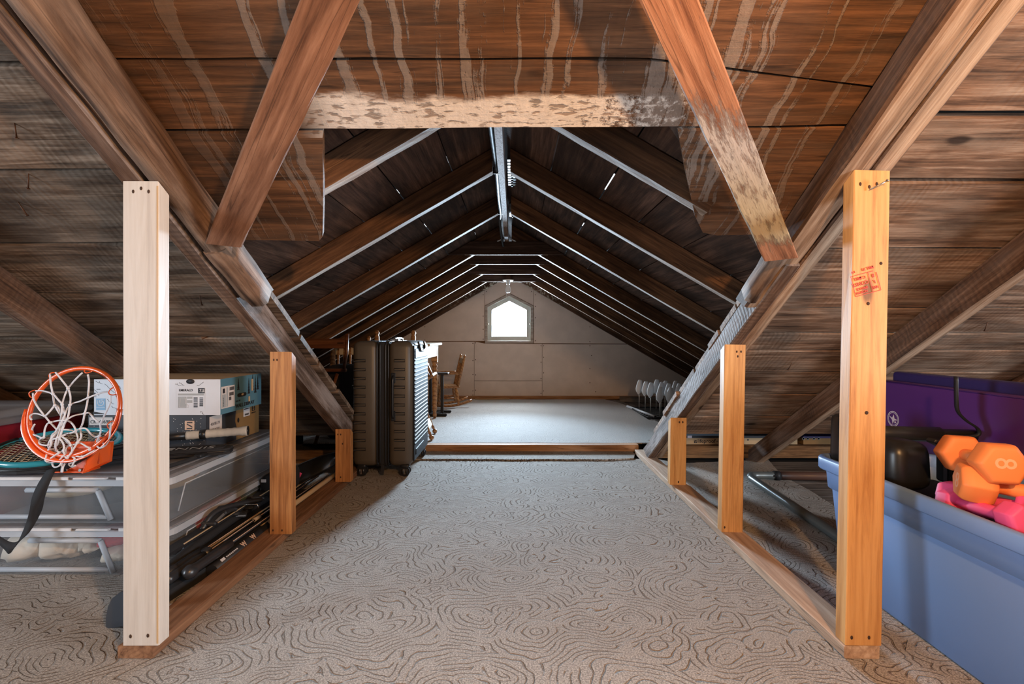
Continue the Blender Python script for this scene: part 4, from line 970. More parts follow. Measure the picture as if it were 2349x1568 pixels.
# scribbled drawings
rr = random.Random(12); L1 = []
for (u0, v0, u1, v1) in ((402, 880, 416, 884), (452, 885, 466, 878), (460, 942, 468, 952), (212, 885, 226, 905), (240, 880, 262, 900), (256, 930, 280, 945), (270, 880, 278, 890), (412, 876, 424, 886), (220, 873, 236, 880), (246, 915, 262, 925), (262, 905, 276, 918)):
    P = [(fx(u0), fz(v0))]
    for k in range(1, 7):
        P.append((fx(u0 + (u1 - u0) * k / 6 + rr.uniform(-2, 2)), fz(v0 + (v1 - v0) * k / 6 + rr.uniform(-2.5, 2.5))))
    L1.append(P)
strokes(bx, L1, 0.0006, 'ink', 'scribble', Wf)
flat(bx, [(fx(221), fz(940), fx(242) - fx(221), fz(913.5) - fz(940))], 'ink_blue', 'logo_square', Wf)
strokes(bx, [[(fx(225), fz(917)), (fx(224.5), fz(925)), (fx(227), fz(929)), (fx(234), fz(930)), (fx(238), fz(927)), (fx(238.5), fz(921)), (fx(234), fz(920))], [(fx(229.5), fz(917)), (fx(229.5), fz(922)), (fx(232), fz(925)), (fx(234), fz(921))], [(fx(232), fz(917)), (fx(239), fz(917))]], 0.0019, 'card_white', 'logo_mark', lab)
flat(bx, [(fx(222), fz(933.8), fx(241) - fx(222), 0.0014)], 'card_white', 'logo_line', lab)
flat(bx, [(fx(214.5 + i * 2.2), fz(949.5), 0.0028, (6 - i * 0.4) * PP) for i in range(12)], 'ink', 'dark_trees', Wf)
flat(bx, [(fx(222), fz(893), 0.014, 0.0025), (fx(215), fz(907), 0.007, 0.012), (fx(216), fz(910), 0.009, 0.002)], 'ink', 'marks', Wf)
m = MB(lab); m.lathe([(0.0165, 0), (0.0165, 0.0004), (0.0001, 0.0004)], Matrix.Translation((fx(437), fz(874.5), 0)) @ Matrix.Diagonal(V((1, .6, 1, 1))), 18); m.build('badge', 'ink', bx)
# blue side: local x runs back along y
Ws = Matrix.Translation((UX1 + 0.0006, UY0, UZ0)) @ RIGHTF
H = UZ1 - UZ0; D = UY1 - UY0
flat(bx, [(0.006, 0.022, 0.092, 0.088)], 'label', 'side_label', Ws)
Ws2 = Matrix.Translation((0.0006, 0, 0)) @ Ws
bs_ = []
rb_ = random.Random(2)
for row, (yy, x0_, x1_) in enumerate(((0.090, 0.062, 0.090), (0.068, 0.060, 0.090), (0.050, 0.058, 0.074))):
    x = x0_
    while x < x1_:
        k = rb_.choice((0.0010, 0.0018, 0.003)); bs_.append((x, yy, k, 0.014)); x += k + 0.0014
flat(bx, bs_, 'ink', 'side_barcode', Ws2)['kind'] = 'stuff'
flat(bx, [(0.016, 0.083, 0.014, 0.019)], 'ink', 'side_mark', Ws2)
flat(bx, [(0.012, 0.026, 0.024, 0.052), (0.040, 0.026, 0.010, 0.078)], 'label_grey', 'side_fields', Ws2)
text('EMERALD', 0.0085, Ws2 @ Matrix.Translation((0.022, 0.030, 0.0006)) @ Matrix.Rotation(PI / 2, 4, 'Z'), 'ink', bx, 'side_lettering')
m = MB(Ws2); m.prism([(0.128 + 0.030 * 0 + 0.048 * t + (0.010 * math.cos(a)), 0.062 + 0.008 * math.sin(a) + 0.0, 0) for t, a in [(1, -PI / 2), (1, -PI / 4), (1, 0), (1, PI / 4), (1, PI / 2), (0, PI / 2), (0, 3 * PI / 4), (0, PI), (0, 5 * PI / 4), (0, 3 * PI / 2)]], (0, 0, 0.0006)); m.build('hand_hole', 'dark_void', bx)
m = MB(Ws2); m.prism([(0.145, 0.060, 0.0008), (0.158, 0.058, 0.0008), (0.165, 0.066, 0.0008), (0.150, 0.068, 0.0008)], (0, 0, 0.0005)); m.build('paper_wad', 'card_tan', bx)
text('WALL DISPLAY', 0.0205, Ws2 @ Matrix.Translation((0.104, 0.012, 0)), 'ink', bx, 'marker_lettering', bold=0.0005, sx=1.05)
text('K-11-98', 0.010, Ws2 @ Matrix.Translation((0.106, 0.036, 0)), 'ink', bx, 'marker_lettering', bold=0.0002)
m = MB(Ws2)
for tx, ty, th_ in ((0.125, 0.085, 0.045), (0.205, 0.060, 0.062), (0.236, 0.072, 0.064), (0.258, 0.058, 0.070), (0.278, 0.070, 0.060)):
    for k in range(5):
        wv_ = 0.010 * (1 - k / 5.5); z_ = ty + th_ * k / 5
        m.prism([(tx - wv_, z_, 0), (tx + wv_, z_, 0), (tx, z_ + th_ / 3.2, 0)], (0, 0, 0.0005))
m.build('printed_firs', 'ink', bx)
flat(bx, [(0.224, 0.070, 0.014, 0.052), (0.200, 0.026, 0.013, 0.022)], 'card_tan', 'torn_tape', Matrix.Translation((0.0008, 0, 0)) @ Ws2)
bx2 = shoe_box('dark spotted shoe box with a peach emblem, under the white and blue box', LX0, LX1, LY0, LY1, LZ0, LZ1, 'card_dark', 'card_brown', 'card_brown')
PP2 = LY0 / F
gx = lambda u: (u - CX) * PP2; gz = lambda v: EYE - (v - CY) * PP2
Wg = on_front(0, LY0 - 0.0005, 0); Wg2 = Matrix.Translation((0, -0.0006, 0)) @ Wg
rr = random.Random(4); m = MB(Wg)
for k in range(110):
    x = rr.uniform(LX0 + .005, LX1 - .006); z = rr.uniform(LZ0 + .02, LZ1 - .008)
    m.box((x, z, 0.0002), (0.0022, 0.0022, 0.0004), R=Matrix.Rotation(.78, 3, 'Z'))
m.build('printed_dots', 'white_print', bx2)
m = MB(Wg2); m.box((gx(435.5), gz(975), 0.0003), (0.038, 0.036, 0.0006), ch=0.0); m.build('emblem_square', 'skin_print', bx2)
strokes(bx2, [[(gx(442), gz(968.5)), (gx(430), gz(968.5)), (gx(430), gz(972.5)), (gx(441), gz(978)), (gx(441), gz(982)), (gx(429), gz(982))]], 0.0026, 'card_dark', 'emblem_mark', Matrix.Translation((0, -0.0006, 0)) @ Wg2)
flat(bx2, [(gx(205.5), gz(974.5), gx(259) - gx(205.5), gz(956.5) - gz(974.5))], 'label', 'barcode_label', Wg2)
text('CK  40698179', 0.0195, Matrix.Translation((0, -0.0008, 0)) @ Wg2 @ Matrix.Translation((gx(208), gz(970.5), 0)), 'ink', bx2, 'label_lettering', sx=0.92)
Wh = Matrix.Translation((LX1 + 0.0006, LY0, LZ0)) @ RIGHTF; Wh2 = Matrix.Translation((0.0006, 0, 0)) @ Wh
m = MB(Wh); m.prism([(0.002, 0.002, 0), (0.205, 0.002, 0), (0.212, 0.05, 0), (0.198, 0.085, 0), (0.205, 0.135, 0), (0.19, 0.143, 0), (0.002, 0.143, 0)], (0, 0, 0.0004)); m.build('dark_print', 'card_dark', bx2)
flat(bx2, [(0.020, 0.055, 0.082, 0.078)], 'label', 'side_label', Wh2)
text('40698179', 0.018, Wh2 @ Matrix.Translation((0.026, 0.095, 0.0006)), 'ink', bx2, 'side_lettering', sx=.85); text('QST ACCESS', 0.009, Wh2 @ Matrix.Translation((0.034, 0.076, 0.0006)), 'ink', bx2, 'side_lettering')
flat(bx2, [(0.262, 0.092, 0.052, 0.038)], 'card_white', 'small_label', Wh2)
flat(bx2, [(0.264, 0.124, 0.048, 0.004)] + [(0.272 + i * 0.0028, 0.097, 0.0014, 0.008) for i in range(12)], 'ink', 'small_barcode', Matrix.Translation((0.0006, 0, 0)) @ Wh2)
flat(bx2, [(0.334, 0.108, 0.024, 0.026)], 'ink', 'emblem_back', Wh2); text('S', 0.026, Wh2 @ Matrix.Translation((0.3385, 0.1115, 0.0006)), 'card_brown', bx2, 'emblem_lettering', bold=0.001); text('SALOMON', 0.0075, Wh2 @ Matrix.Translation((0.329, 0.097, 0)), 'ink', bx2, 'side_lettering')
m = MB(Wh2); m.lathe([(0.009, 0), (0.009, 0.0006), (0.0002, 0.0006)], Matrix.Translation((0.222, 0.085, 0)) @ Matrix.Diagonal(V((.8, 1.2, 1, 1))), 14); m.build('finger_hole', 'dark_void', bx2)

# ---- tub at the far left
tb = thing('plastic_tub', 'maroon plastic tub with a translucent domed lid at the left edge', 'tub', (-2.28, 1.95, 0))
m = MB(); m.box((-2.30, 1.90, 0.232), (0.50, 0.80, 0.46), ch=0.03, taper=1.0); m.build('tub_body', 'maroon', tb)
m = MB(); m.box((-2.30, 1.90, 0.476), (0.54, 0.84, 0.028), ch=0.010); m.box((-2.30, 1.90, 0.500), (0.48, 0.70, 0.040), ch=0.018); m.build('lid', 'clear_lid', tb)

# ---- racket
def racket_frame_pts(C, A, B, ra, rb, n=44): return [C + A * (ra * math.cos(2 * PI * k / n)) + B * (rb * math.sin(2 * PI * k / n)) for k in range(n)]
rk0 = V((-1.80, 1.660, 0.420)); rk1 = V((-1.068, 1.925, 0.440)); AX = (rk1 - rk0).normalized(); LT = (rk1 - rk0).length
BX = V((-AX.y, AX.x, 0)).normalized(); BX = (BX + V((0, 0, 0.25))).normalized(); NX = AX.cross(BX)
rk = thing('tennis_racket', 'tennis racket with teal head frame and grey taped grip lying on the upper bin', 'racket', (-1.45, 1.78, 0.36))
HC = rk0 + AX * 0.175
m = MB(); m.tube(racket_frame_pts(HC, AX, BX, 0.178, 0.132), 0.0105, 8, closed=True); m.build('head_frame', 'teal', rk)
m = MB()
pts = [HC + AX * (0.180 * math.cos(a)) + BX * (0.134 * math.sin(a)) for a in [PI * 0.80 + PI * 0.42 * k / 12 for k in range(13)]]
m.tube(pts, 0.0125, 8); m.build('bumper', 'black_plastic', rk)
m = MB()
for k in range(-8, 9):
    o_ = k * 0.0148; hl = 0.176 * math.sqrt(max(0, 1 - (o_ / 0.132) ** 2))
    if hl > .02: m.tube([HC + BX * o_ - AX * hl, HC + BX * o_ + AX * hl], 0.0011, 4)
for k in range(-9, 10):
    o_ = k * 0.0175; hl = 0.130 * math.sqrt(max(0, 1 - (o_ / 0.176) ** 2))
    if hl > .02: m.tube([HC + AX * o_ - BX * hl + NX * .001, HC + AX * o_ + BX * hl + NX * .001], 0.0011, 4)
st_ = m.build('strings', 'string', rk)
m = MB(); J = HC + AX * 0.31
for s in (-1, 1): m.tube([HC + AX * 0.150 + BX * (0.068 * s), HC + AX * 0.215 + BX * (0.042 * s), J + BX * (0.010 * s)], 0.009, 8, smooth_n=4)
m.build('throat', 'black_plastic', rk)
m = MB(); m.cyl(J - AX * .01, J + AX * 0.09, 0.013, 0.0145, 10); m.build('shaft', 'black_plastic', rk)
m = MB(); g0 = J + AX * 0.085; GL = (rk1 - g0).length
prof = []; k = 0
for k in range(28):
    z_ = GL * k / 27; prof.append((0.0160 + (0.0012 if k % 3 == 0 else 0) + (0.003 if k > 24 else 0), z_))
Wg_ = frame(g0, rk1, (0, 0, 1))[0]; Wgr = basis(Wg_.col[1].to_3d(), Wg_.col[2].to_3d(), Wg_.col[0].to_3d(), g0)
m.lathe(prof, Wgr, 10); gr = m.build('grip', 'grip', rk)
m = MB(); m.cyl(g0 + AX * 0.045, g0 + AX * 0.066, 0.0182, n=12); m.build('black_band', 'black_plastic', gr)
m = MB(); m.cyl(rk1, rk1 + AX * 0.004, 0.0185, n=12); m.build('butt_cap', 'black_plastic', gr)

# racket cover below
rc = thing('racket_cover', 'black zipped racket cover with grey lettering under the racket', 'cover', (-1.45, 1.76, 0.36))
c0 = V((-1.83, 1.665, 0.372)); c1 = V((-1.100, 1.885, 0.372)); A2 = (c1 - c0).normalized(); B2 = V((-A2.y, A2.x, 0)); LC = (c1 - c0).length
prof = [(0.0, 0.0), (0.02, 0.07), (0.07, 0.115), (0.16, 0.138), (0.25, 0.130), (0.34, 0.10), (0.42, 0.062), (0.52, 0.042), (0.66, 0.038), (0.735, 0.036), (0.755, 0.022)]
up_ = [c0 + A2 * a + B2 * b for a, b in prof]; dn_ = [c0 + A2 * a - B2 * b for a, b in prof[::-1] if b > 0]
outl = up_ + dn_
m = MB(); z3 = V((0, 0, 0.022)); m.prism([p - V((0, 0, .008)) for p in outl], z3)
cen = sum(outl, V()) / len(outl)
m.prism([cen + (p - cen) * 0.94 + V((0, 0, 0.014)) for p in outl], (0, 0, 0.004))
m.build('cover_body', 'black_cloth', rc)
m = MB(); m.tube([p + V((0, 0, 0.004)) for p in outl], 0.0035, 5, closed=True); m.build('zip', 'black_plastic', rc)
Wt = basis(A2, B2, V((0, 0, 1)), c0 + A2 * 0.50 - B2 * 0.026 + V((0, 0, 0.0185)))
text('TENNIS', 0.052, Wt, 'label_grey', rc, 'cover_lettering', bold=-0.0008, sx=1.15)
# thin black belt and buckle on the lid's right edge
bt = thing('black_strap', 'black strap with a buckle lying on the bin lid below the racket cover', 'strap', (-1.17, 1.80, 0.36))
m = MB(); m.tube([(-1.215, 1.66, 0.362), (-1.19, 1.76, 0.366), (-1.175, 1.86, 0.372), (-1.168, 1.93, 0.364)], 0.007, 6, smooth_n=4); m.build('webbing', 'black_cloth', bt)
m = MB(); m.box((-1.178, 1.81, 0.372), (0.028, 0.05, 0.012), ch=0.003); m.build('buckle', 'black_plastic', bt)

# ---- basketball hoop
hp = thing('basketball_hoop', 'orange mini basketball hoop with a white cord net standing on the clear bin', 'basketball hoop', (-1.46, 1.63, 0.357))
HCn = V((-1.478, 1.615, 0.566)); TL = math.radians(10)
Hx = V((1, 0, 0)); Hz = V((0.05, math.sin(TL), math.cos(TL))).normalized()
RXh, RZh = 0.150, 0.146
m = MB(); m.tube([HCn + Hx * (RXh * math.cos(a)) + Hz * (RZh * math.sin(a)) for a in [2 * PI * k / 64 for k in range(64)]], 0.0075, 10, closed=True); m.build('rim', 'orange_metal', hp)
# flanged lower guard
m = MB(); n_ = 40; Hn = Hx.cross(Hz)
vs_ = []
for k in range(n_ + 1):
    a = PI * 0.985 + (PI * 1.03) * k / n_
    wd = 0.013 * min(1, 5 * min(k, n_ - k) / n_ + .35)
    c = HCn + Hx * ((RXh + .009) * math.cos(a)) + Hz * ((RZh + .009) * math.sin(a))
    vs_ += [c - Hn * 0.004, c + Hx * (wd * math.cos(a)) + Hz * (wd * math.sin(a)) + Hn * .008, c - Hn * 0.004 + Hz * .002]
m._fin(vs_, [(i * 3 + q, i * 3 + (q + 1) % 2, (i + 1) * 3 + (q + 1) % 2, (i + 1) * 3 + q) for i in range(n_) for q in (0,)], True)
o = m.build('guard_band', 'orange_metal', hp); md = o.modifiers.new('thick', 'SOLIDIFY'); md.thickness = 0.003
# bracket
m = MB()
m.prism([(-1.545, 1.63, 0.357), (-1.450, 1.63, 0.357), (-1.395, 1.66, 0.385), (-1.388, 1.66, 0.455), (-1.53, 1.655, 0.455), (-1.545, 1.635, 0.40)], (0, 0.006, 0))
m.prism([(-1.452, 1.612, 0.358), (-1.452, 1.650, 0.358), (-1.398, 1.66, 0.392), (-1.392, 1.66, 0.452), (-1.398, 1.640, 0.452), (-1.44, 1.615, 0.40)], (0.004, 0, 0))
m.box((-1.50, 1.650, 0.3595), (0.105, 0.06, 0.004)); m.box((-1.47, 1.640, 0.430), (0.11, 0.02, 0.006)); m.box((-1.413, 1.650, 0.42), (0.004, 0.03, 0.07))
m.build('bracket', 'orange_metal', hp)
m = MB()
for x in (-1.515, -1.466): m.cyl((x, 1.600 + .020, 0.366), (x, 1.632, 0.366), 0.0052, n=6)
m.cyl((-1.410, 1.63, 0.438), (-1.410, 1.66, 0.438), 0.006, n=6); m.build('bolt', 'chrome', hp)
m = MB(); P = []
for k in range(90):
    a = k * 2 * PI / 9; P.append((-1.495 + k * 0.0007, 1.607 + 0.007 * math.sin(a), 0.380 + k * 0.0004 + 0.007 * math.cos(a)))
m.tube(P, 0.0016, 5); m.build('spring', 'black_metal', hp)
# hooks
def hook(a, out):
    c = HCn + Hx * (RXh * math.cos(a)) + Hz * (RZh * math.sin(a)); r_ = (Hx * math.cos(a) + Hz * math.sin(a)); t_ = (-Hx * math.sin(a) + Hz * math.cos(a))
    m = MB(); m.tube([c + t_ * .012, c + t_ * .012 + r_ * out * .6 - V((0, .006, 0)), c + r_ * out - V((0, .010, 0)), c - t_ * .012 + r_ * out * .6 - V((0, .006, 0)), c - t_ * .012], 0.0020, 5, smooth_n=4)
    m.build('net_hook', 'orange_metal', hp)
for a, ot in ((2.22, .016), (1.42, -.014), (2.75, .020), (0.52, -.022), (3.45, -.014), (-0.32, -.016), (-0.75, -0.014)): hook(a, ot)
def hpx(p, dy=0.0):
    u = 40 + p[0] / 5.6; v = 830 + p[1] / 5.6
    zt_ = px(u, v, 1.60).z
    d = 1.615 - 0.02 - (0.566 - zt_) * 0.03 + dy
    return px(u, v, d)
NET = [[(420,150),(430,290),(455,410),(480,550),(560,690),(600,760)],
[(490,130),(570,230),(650,340),(680,440),(675,550),(650,700),(600,800),(560,900),(540,950)],
[(830,140),(740,230),(650,340),(600,450),(575,545),(570,650),(550,760),(520,870),(470,960)],
[(905,160),(920,260),(905,460),(890,560),(865,660),(840,780),(810,860),(820,960),(770,1035),(700,1150),(640,1230)],
[(235,370),(330,370),(455,410),(520,480),(575,545),(600,640),(610,740)],
[(200,400),(210,480),(270,590),(350,690),(420,775),(500,860),(560,950),(640,1000),(690,1070)],
[(1160,380),(1060,400),(905,460),(800,505),(700,535),(640,600),(600,700),(540,820),(480,930),(440,1050),(390,1140)],
[(1200,430),(1190,530),(1140,640),(1090,740),(1065,800),(1070,880),(1050,950),(1000,1050),(930,1120),(830,1210),(740,1270),(700,1340)],
[(180,740),(160,700),(200,665),(270,665),(350,690),(410,640),(480,560),(530,580),(570,690)],
[(220,800),(190,860),(195,920),(260,950),(335,970),(350,870),(380,800),(420,775),(540,750),(620,745),(720,690),(865,660),(920,655),(980,720),(1040,770)],
[(335,970),(280,1000),(290,1050),(370,1070),(430,1050)],
[(600,740),(680,770),(730,830),(740,890),(640,920),(560,940)],
[(740,890),(810,855),(880,855),(940,920),(1000,960),(1050,950)],
[(1200,810),(1190,900),(1180,980),(1130,1070),(1040,1110),(960,1150),(830,1215),(720,1200),(600,1190)],
[(560,870),(650,870),(740,895),(775,960),(770,1035)],
[(580,960),(650,1040),(690,1070),(800,1040),(880,1080),(930,1120),(860,1190),(740,1280)],
[(1050,960),(1080,1010),(1110,1050),(1100,1090),(1050,1100),(1020,1060),(1060,1000)],
[(560,760),(500,880),(440,960),(430,1060),(400,1120),(380,1180),(440,1230),(520,1180)],
[(590,770),(540,900),(500,1000),(490,1100),(540,1160),(600,1110),(580,1030),(520,960)],
[(610,780),(560,920),(520,1040),(470,1110),(400,1140),(370,1210),(365,1270),(440,1260),(540,1160)],
[(540,1160),(450,1220),(380,1280),(440,1290),(530,1265),(590,1200)],
[(540,1160),(470,1240),(450,1310),(480,1350),(540,1330),(580,1270),(640,1230)],
[(640,1230),(600,1280),(575,1330),(565,1415)], [(648,1232),(625,1290),(590,1340),(575,1418)],
[(640,1230),(700,1215),(735,1240),(700,1290),(660,1310),(700,1345),(740,1330)],
[(640,1230),(590,1150),(600,1080),(560,1000),(500,960)], [(640,1230),(700,1150),(690,1070),(630,1100),(620,1170),(650,1230)],
[(640,1230),(560,1180),(480,1130),(410,1110),(400,1050),(450,960),(520,900)],
[(600,800),(520,880),(450,930),(440,990),(520,970),(620,930)]]
m = MB()
for i, L_ in enumerate(NET):
    m.tube([hpx(p, dy=-0.012 * math.sin(k * 1.3 + i)) for k, p in enumerate(L_)], 0.0027, 6, smooth_n=5)
for p in ((650, 340), (455, 410), (575, 545), (675, 550), (905, 460), (350, 690), (420, 775), (865, 660), (600, 745), (740, 893), (810, 857), (335, 968), (1050, 950), (770, 1035), (690, 1070), (930, 1120), (640, 1230), (540, 1160), (480, 555), (830, 1213)):
    m.sphere(hpx(p, -.004), 0.0048, 8)
m.build('net', 'white_cord', hp)

# ---- hanging strap
def ribbon(name, label, cat, pts, wdirs, t, mat):
    P = catmull([V(p) for p in pts], 8); k = len(P); Wd = catmull([V(p) for p in wdirs], 8)
    m = MB(); L1 = [p - w_ for p, w_ in zip(P, Wd)]; L2 = [p + w_ for p, w_ in zip(P, Wd)]
    m._fin(L1 + L2, [(i, i + 1, k + i + 1, k + i) for i in range(k - 1)], True)
    o = m.build(name, mat); md = o.modifiers.new('t', 'SOLIDIFY'); md.thickness = t
    return tag(o, label, cat)
sp = [(118, 1075), (100, 1108), (88, 1140), (82, 1172), (68, 1205), (50, 1235), (28, 1256), (8, 1246), (-20, 1222)]
sd = [1.60, 1.575, 1.57, 1.572, 1.565, 1.56, 1.56, 1.56, 1.56]
sw = [(.016, .0, .004), (.017, .004, .004), (.016, .006, .002), (.008, .014, .002), (.014, .004, .006), (.013, .0, .010), (.004, .003, .017), (-.006, .002, .018), (-.009, .002, .016)]
ribbon('webbing_strap', 'black webbing strap hanging in front of the two clear bins', 'strap', [px(u, v, d) for (u, v), d in zip(sp, sd)], sw, 0.0018, 'black_cloth')

# ---- skis, poles and bag between bins and plate
sb = thing('ski_bag', 'long black open bag with skis lying between the clear bins and the plate', 'bag', (-1.08, 1.9, 0))
m = MB(); outl = [(-1.135, 1.47), (-1.062, 1.46), (-1.030, 1.7), (-1.035, 2.45), (-1.13, 2.45), (-1.145, 1.8)]
m.prism([(x, y, 0.002) for x, y in outl], (0, 0, 0.035)); m.build('bag_body', 'black_cloth', sb)
m = MB(); m.tube([(-1.125, 1.50, 0.04), (-1.125, 1.65, 0.075), (-1.13, 2.0, 0.085), (-1.12, 2.4, 0.07)], 0.018, 8, smooth_n=4); m.build('rolled_edge', 'black_cloth', sb)
ski0 = None
for i, (xa, z, lb) in enumerate(((-1.118, 0.115, 'black ski with a pale edge line, the upper one next to the clear bins'), (-1.090, 0.062, 'black ski with a pale edge line, the lower one beside the ski poles'))):
    s_ = thing('ski', lb, 'ski', (xa, 1.9, z))
    m = MB(); o_ = [(xa - .030, 1.52), (xa - .020, 1.47), (xa + .006, 1.48), (xa + .012, 1.56), (xa + .010, 2.4), (xa - .028, 2.4)]
    R_ = [(x, y, z - .004 + 0.0) for x, y in o_]; m.prism(R_, (0, 0, 0.010)); m.build('ski_body', 'black_metal', s_)
    m = MB(); m.box((xa + .0115, 2.02, z + .007), (0.0035, 0.82, 0.003)); m.build('ski_edge', 'card_tan', s_)
tip = thing('ski_tail', 'dark slate coloured ski tail sticking out behind the foot of the white post', 'ski', (-1.14, 1.33, 0))
m = MB(); pts = [px(u, v, 1.345) for u, v in ((249, 1441), (243, 1436), (243, 1415), (247, 1392), (257, 1372), (275, 1358), (320, 1350), (330, 1380), (290, 1435))]
m.prism(pts, (0.0, 0.012, 0.0)); m.build('tail_body', 'card_dark', tip)
def ski_pole(label, a, gripL, b, ball=0.021, mirror=False, lett=None):
    root = thing('ski_pole', label, 'ski pole', a)
    A = V(a); B = V(b); d_ = (B - A).normalized(); G = A + d_ * gripL
    m = MB(); Z = d_; X = Z.orthogonal().normalized(); Wp = basis(X, Z.cross(X), Z, A)
    if not mirror: pr_ = [(0.002, -0.004), (0.014, 0.0), (0.0165, 0.01), (0.015, 0.05), (0.0165, gripL * .7), (0.013, gripL - .01)]
    else: pr_ = [(0.004, -0.022), (0.019, -0.012), (0.0225, 0.004), (0.018, 0.020), (0.0155, 0.035), (0.0165, gripL * .6), (0.0145, gripL - .006), (0.006, gripL)]
    m.lathe(pr_, Wp, 14)
    if not mirror: m.sphere(G, ball, 16)
    m.build('grip', 'black_matte', root)
    m = MB(); m.cyl(G, B, 0.0062, 0.0045, 10); sh_ = m.build('shaft', 'black_metal', root)
    m = MB(); off = V((0.004, 0, 0.0045)); m.cyl(G + off, B + off, 0.0013, n=5); m.build('pale_stripe', 'skin_print', sh_)
    if lett:
        m = MB(); q = G + d_ * lett; m.cyl(q, q + d_ * .045, 0.0078, n=10); m.build('paper_label', 'label', sh_)
    return root
ski_pole('ski pole whose round black grip knob points away, lying highest in the pile', (-1.064, 1.47, 0.070), 0.19, (-1.058, 2.60, 0.062), lett=0.30)
ski_pole('ski pole with a thick mushroom shaped black grip beside the plate', (-1.024, 1.515, 0.074), 0.22, (-1.012, 2.62, 0.060), mirror=True)
ski_pole('ski pole with its black grip close behind the white post', (-1.088, 1.52, 0.070), 0.17, (-1.084, 2.55, 0.060), mirror=True)
sk3 = thing('black_pole', 'thick black pole with pale lettering lying right along the plate', 'pole', (-1.02, 2.0, 0.03))
m = MB(); m.cyl((-1.019, 1.62, 0.026), (-1.019, 2.45, 0.026), 0.020, 0.020, 14); m.build('tube', 'black_metal', sk3)
Wl = basis(V((0, 1, 0)), V((-.75, 0, .66)), V((.66, 0, .75)), V((-1.006, 1.655, 0.0405)))
flat(sk3, [(0.0, 0.0, 0.022, 0.010)], 'white_print', 'printed_box', Wl); flat(sk3, [(0.030 + 0.009 * i, 0.002, 0.006, 0.005) for i in range(8)], 'white_print', 'printed_dashes', Wl)['kind'] = 'stuff'; text('W', 0.026, Wl @ Matrix.Translation((0.125, -0.005, 0)), 'skin_print', sk3, 'pole_lettering', bold=.0012); text('W', 0.026, Wl @ Matrix.Translation((0.19, -0.005, 0)), 'skin_print', sk3, 'pole_lettering', bold=.0012)
pk = thing('ski_binding', 'black ski binding straps with a wire clip on top of the skis', 'ski binding', (-1.10, 1.75, 0.1))
rr = random.Random(8)
m = MB()
for k in range(9):
    c = V((-1.120 + rr.uniform(-.010, .010), 1.78 + 0.036 * k, 0.108 + .03 * math.sin(k * .8) + rr.uniform(0, .015)))
    m.box(c, (0.05, 0.06, 0.018), R=Matrix.Rotation(rr.uniform(-.6, .6), 3, 'X') @ Matrix.Rotation(rr.uniform(-.7, .7), 3, 'Z'), ch=0.006)
m.tube([(-1.135, 1.74, .11), (-1.120, 1.80, .16), (-1.09, 1.92, .15), (-1.08, 2.05, .12)], 0.010, 8, smooth_n=5)
m.build('binding_body', 'black_matte', pk)
m = MB(); m.tube([(-1.09, 1.90, .150), (-1.02, 1.91, .150), (-1.015, 1.91, .135)], 0.0022, 6); m.build('wire_clip', 'chrome', pk)
bt2 = thing('ski_boot_liner', 'black pouch with a small pale mark at the back of the ski pile', 'pouch', (-1.10, 2.3, 0))
m = MB(); m.box((-1.105, 2.28, 0.13), (0.10, 0.22, 0.11), ch=0.03); m.build('pouch_body', 'black_cloth', bt2)
m = MB(); m.box((-1.13, 2.168, 0.165), (0.022, 0.004, 0.014), ch=.001); m.build('pale_mark', 'white_print', bt2)
# wooden rods past the stud
for i, (x, z, lb, mt) in enumerate(((-1.025, 0.026, 'pale wooden rod lying left of the other, beyond the pine stud', 'card_tan'), (-0.99 + -.001, 0.052, 'pale wooden rod with black tape, lying nearer the plate', 'card_tan'))):
    o = thing('wooden_rod', lb, 'rod', (x, 2.4, z))
    m = MB(); m.cyl((x - .012, 1.98 + .0 * i, z + .004), (x + (.012 if i == 0 else .006), 2.98, z - .004), 0.0115, n=12); m.build('rod_body', mt, o)
    if i: m = MB(); m.cyl((x - .008, 2.13, z + .003), (x - .008, 2.15, z + .003), 0.0128, n=12); m.build('tape', 'black_cloth', o)
# curved black shell on the floor
sh = thing('snow_shovel_blade', 'glossy black curved shovel blade with a small pink mark, beyond the medium pine stud', 'shovel', (-1.16, 2.7, 0))
bm = bmesh.new(); nu, nv = 12, 10; G_ = []
for i in range(nu + 1):
    row = []
    for j in range(nv + 1):
        u = i / nu; v = j / nv; wd = 0.062 * math.sin(PI * min(1, 0.30 + 0.62 * u)) ** .6 + 0.012
        if u > .88: wd *= math.sqrt(max(0.0, 1 - ((u - .88) / .12) ** 2)) + .05
        b = (v - .5) * 2
        p = V((-1.215 + 0.20 * u, 2.58 + 0.20 * u, 0.045 + 0.070 * u)) + V((0.25, -.35, .9)).normalized() * (b * wd) + V((.5, -.75, -.35)) * (0.030 * (1 - b * b)) * -1
        row.append(bm.verts.new(p))
    G_.append(row)
for i in range(nu):
    for j in range(nv):
        f = bm.faces.new((G_[i][j], G_[i + 1][j], G_[i + 1][j + 1], G_[i][j + 1])); f.smooth = True
me = bpy.data.meshes.new('blade'); bm.to_mesh(me); bm.free()
o = link_mesh('blade', me, 'black_plastic', sh); md = o.modifiers.new('t', 'SOLIDIFY'); md.thickness = 0.004
m = MB(); m.box((-1.150, 2.575, 0.070), (0.014, 0.003, 0.034), R=Matrix.Rotation(.5, 3, 'Y'), ch=.001); m.build('pink_mark', 'pink_rubber', sh)
m = MB(); m.tube([(-1.22, 2.52, 0.03), (-1.19, 2.53, 0.055), (-1.15, 2.55, 0.085)], 0.006, 8, smooth_n=4); m.build('handle_stub', 'steel', sh)

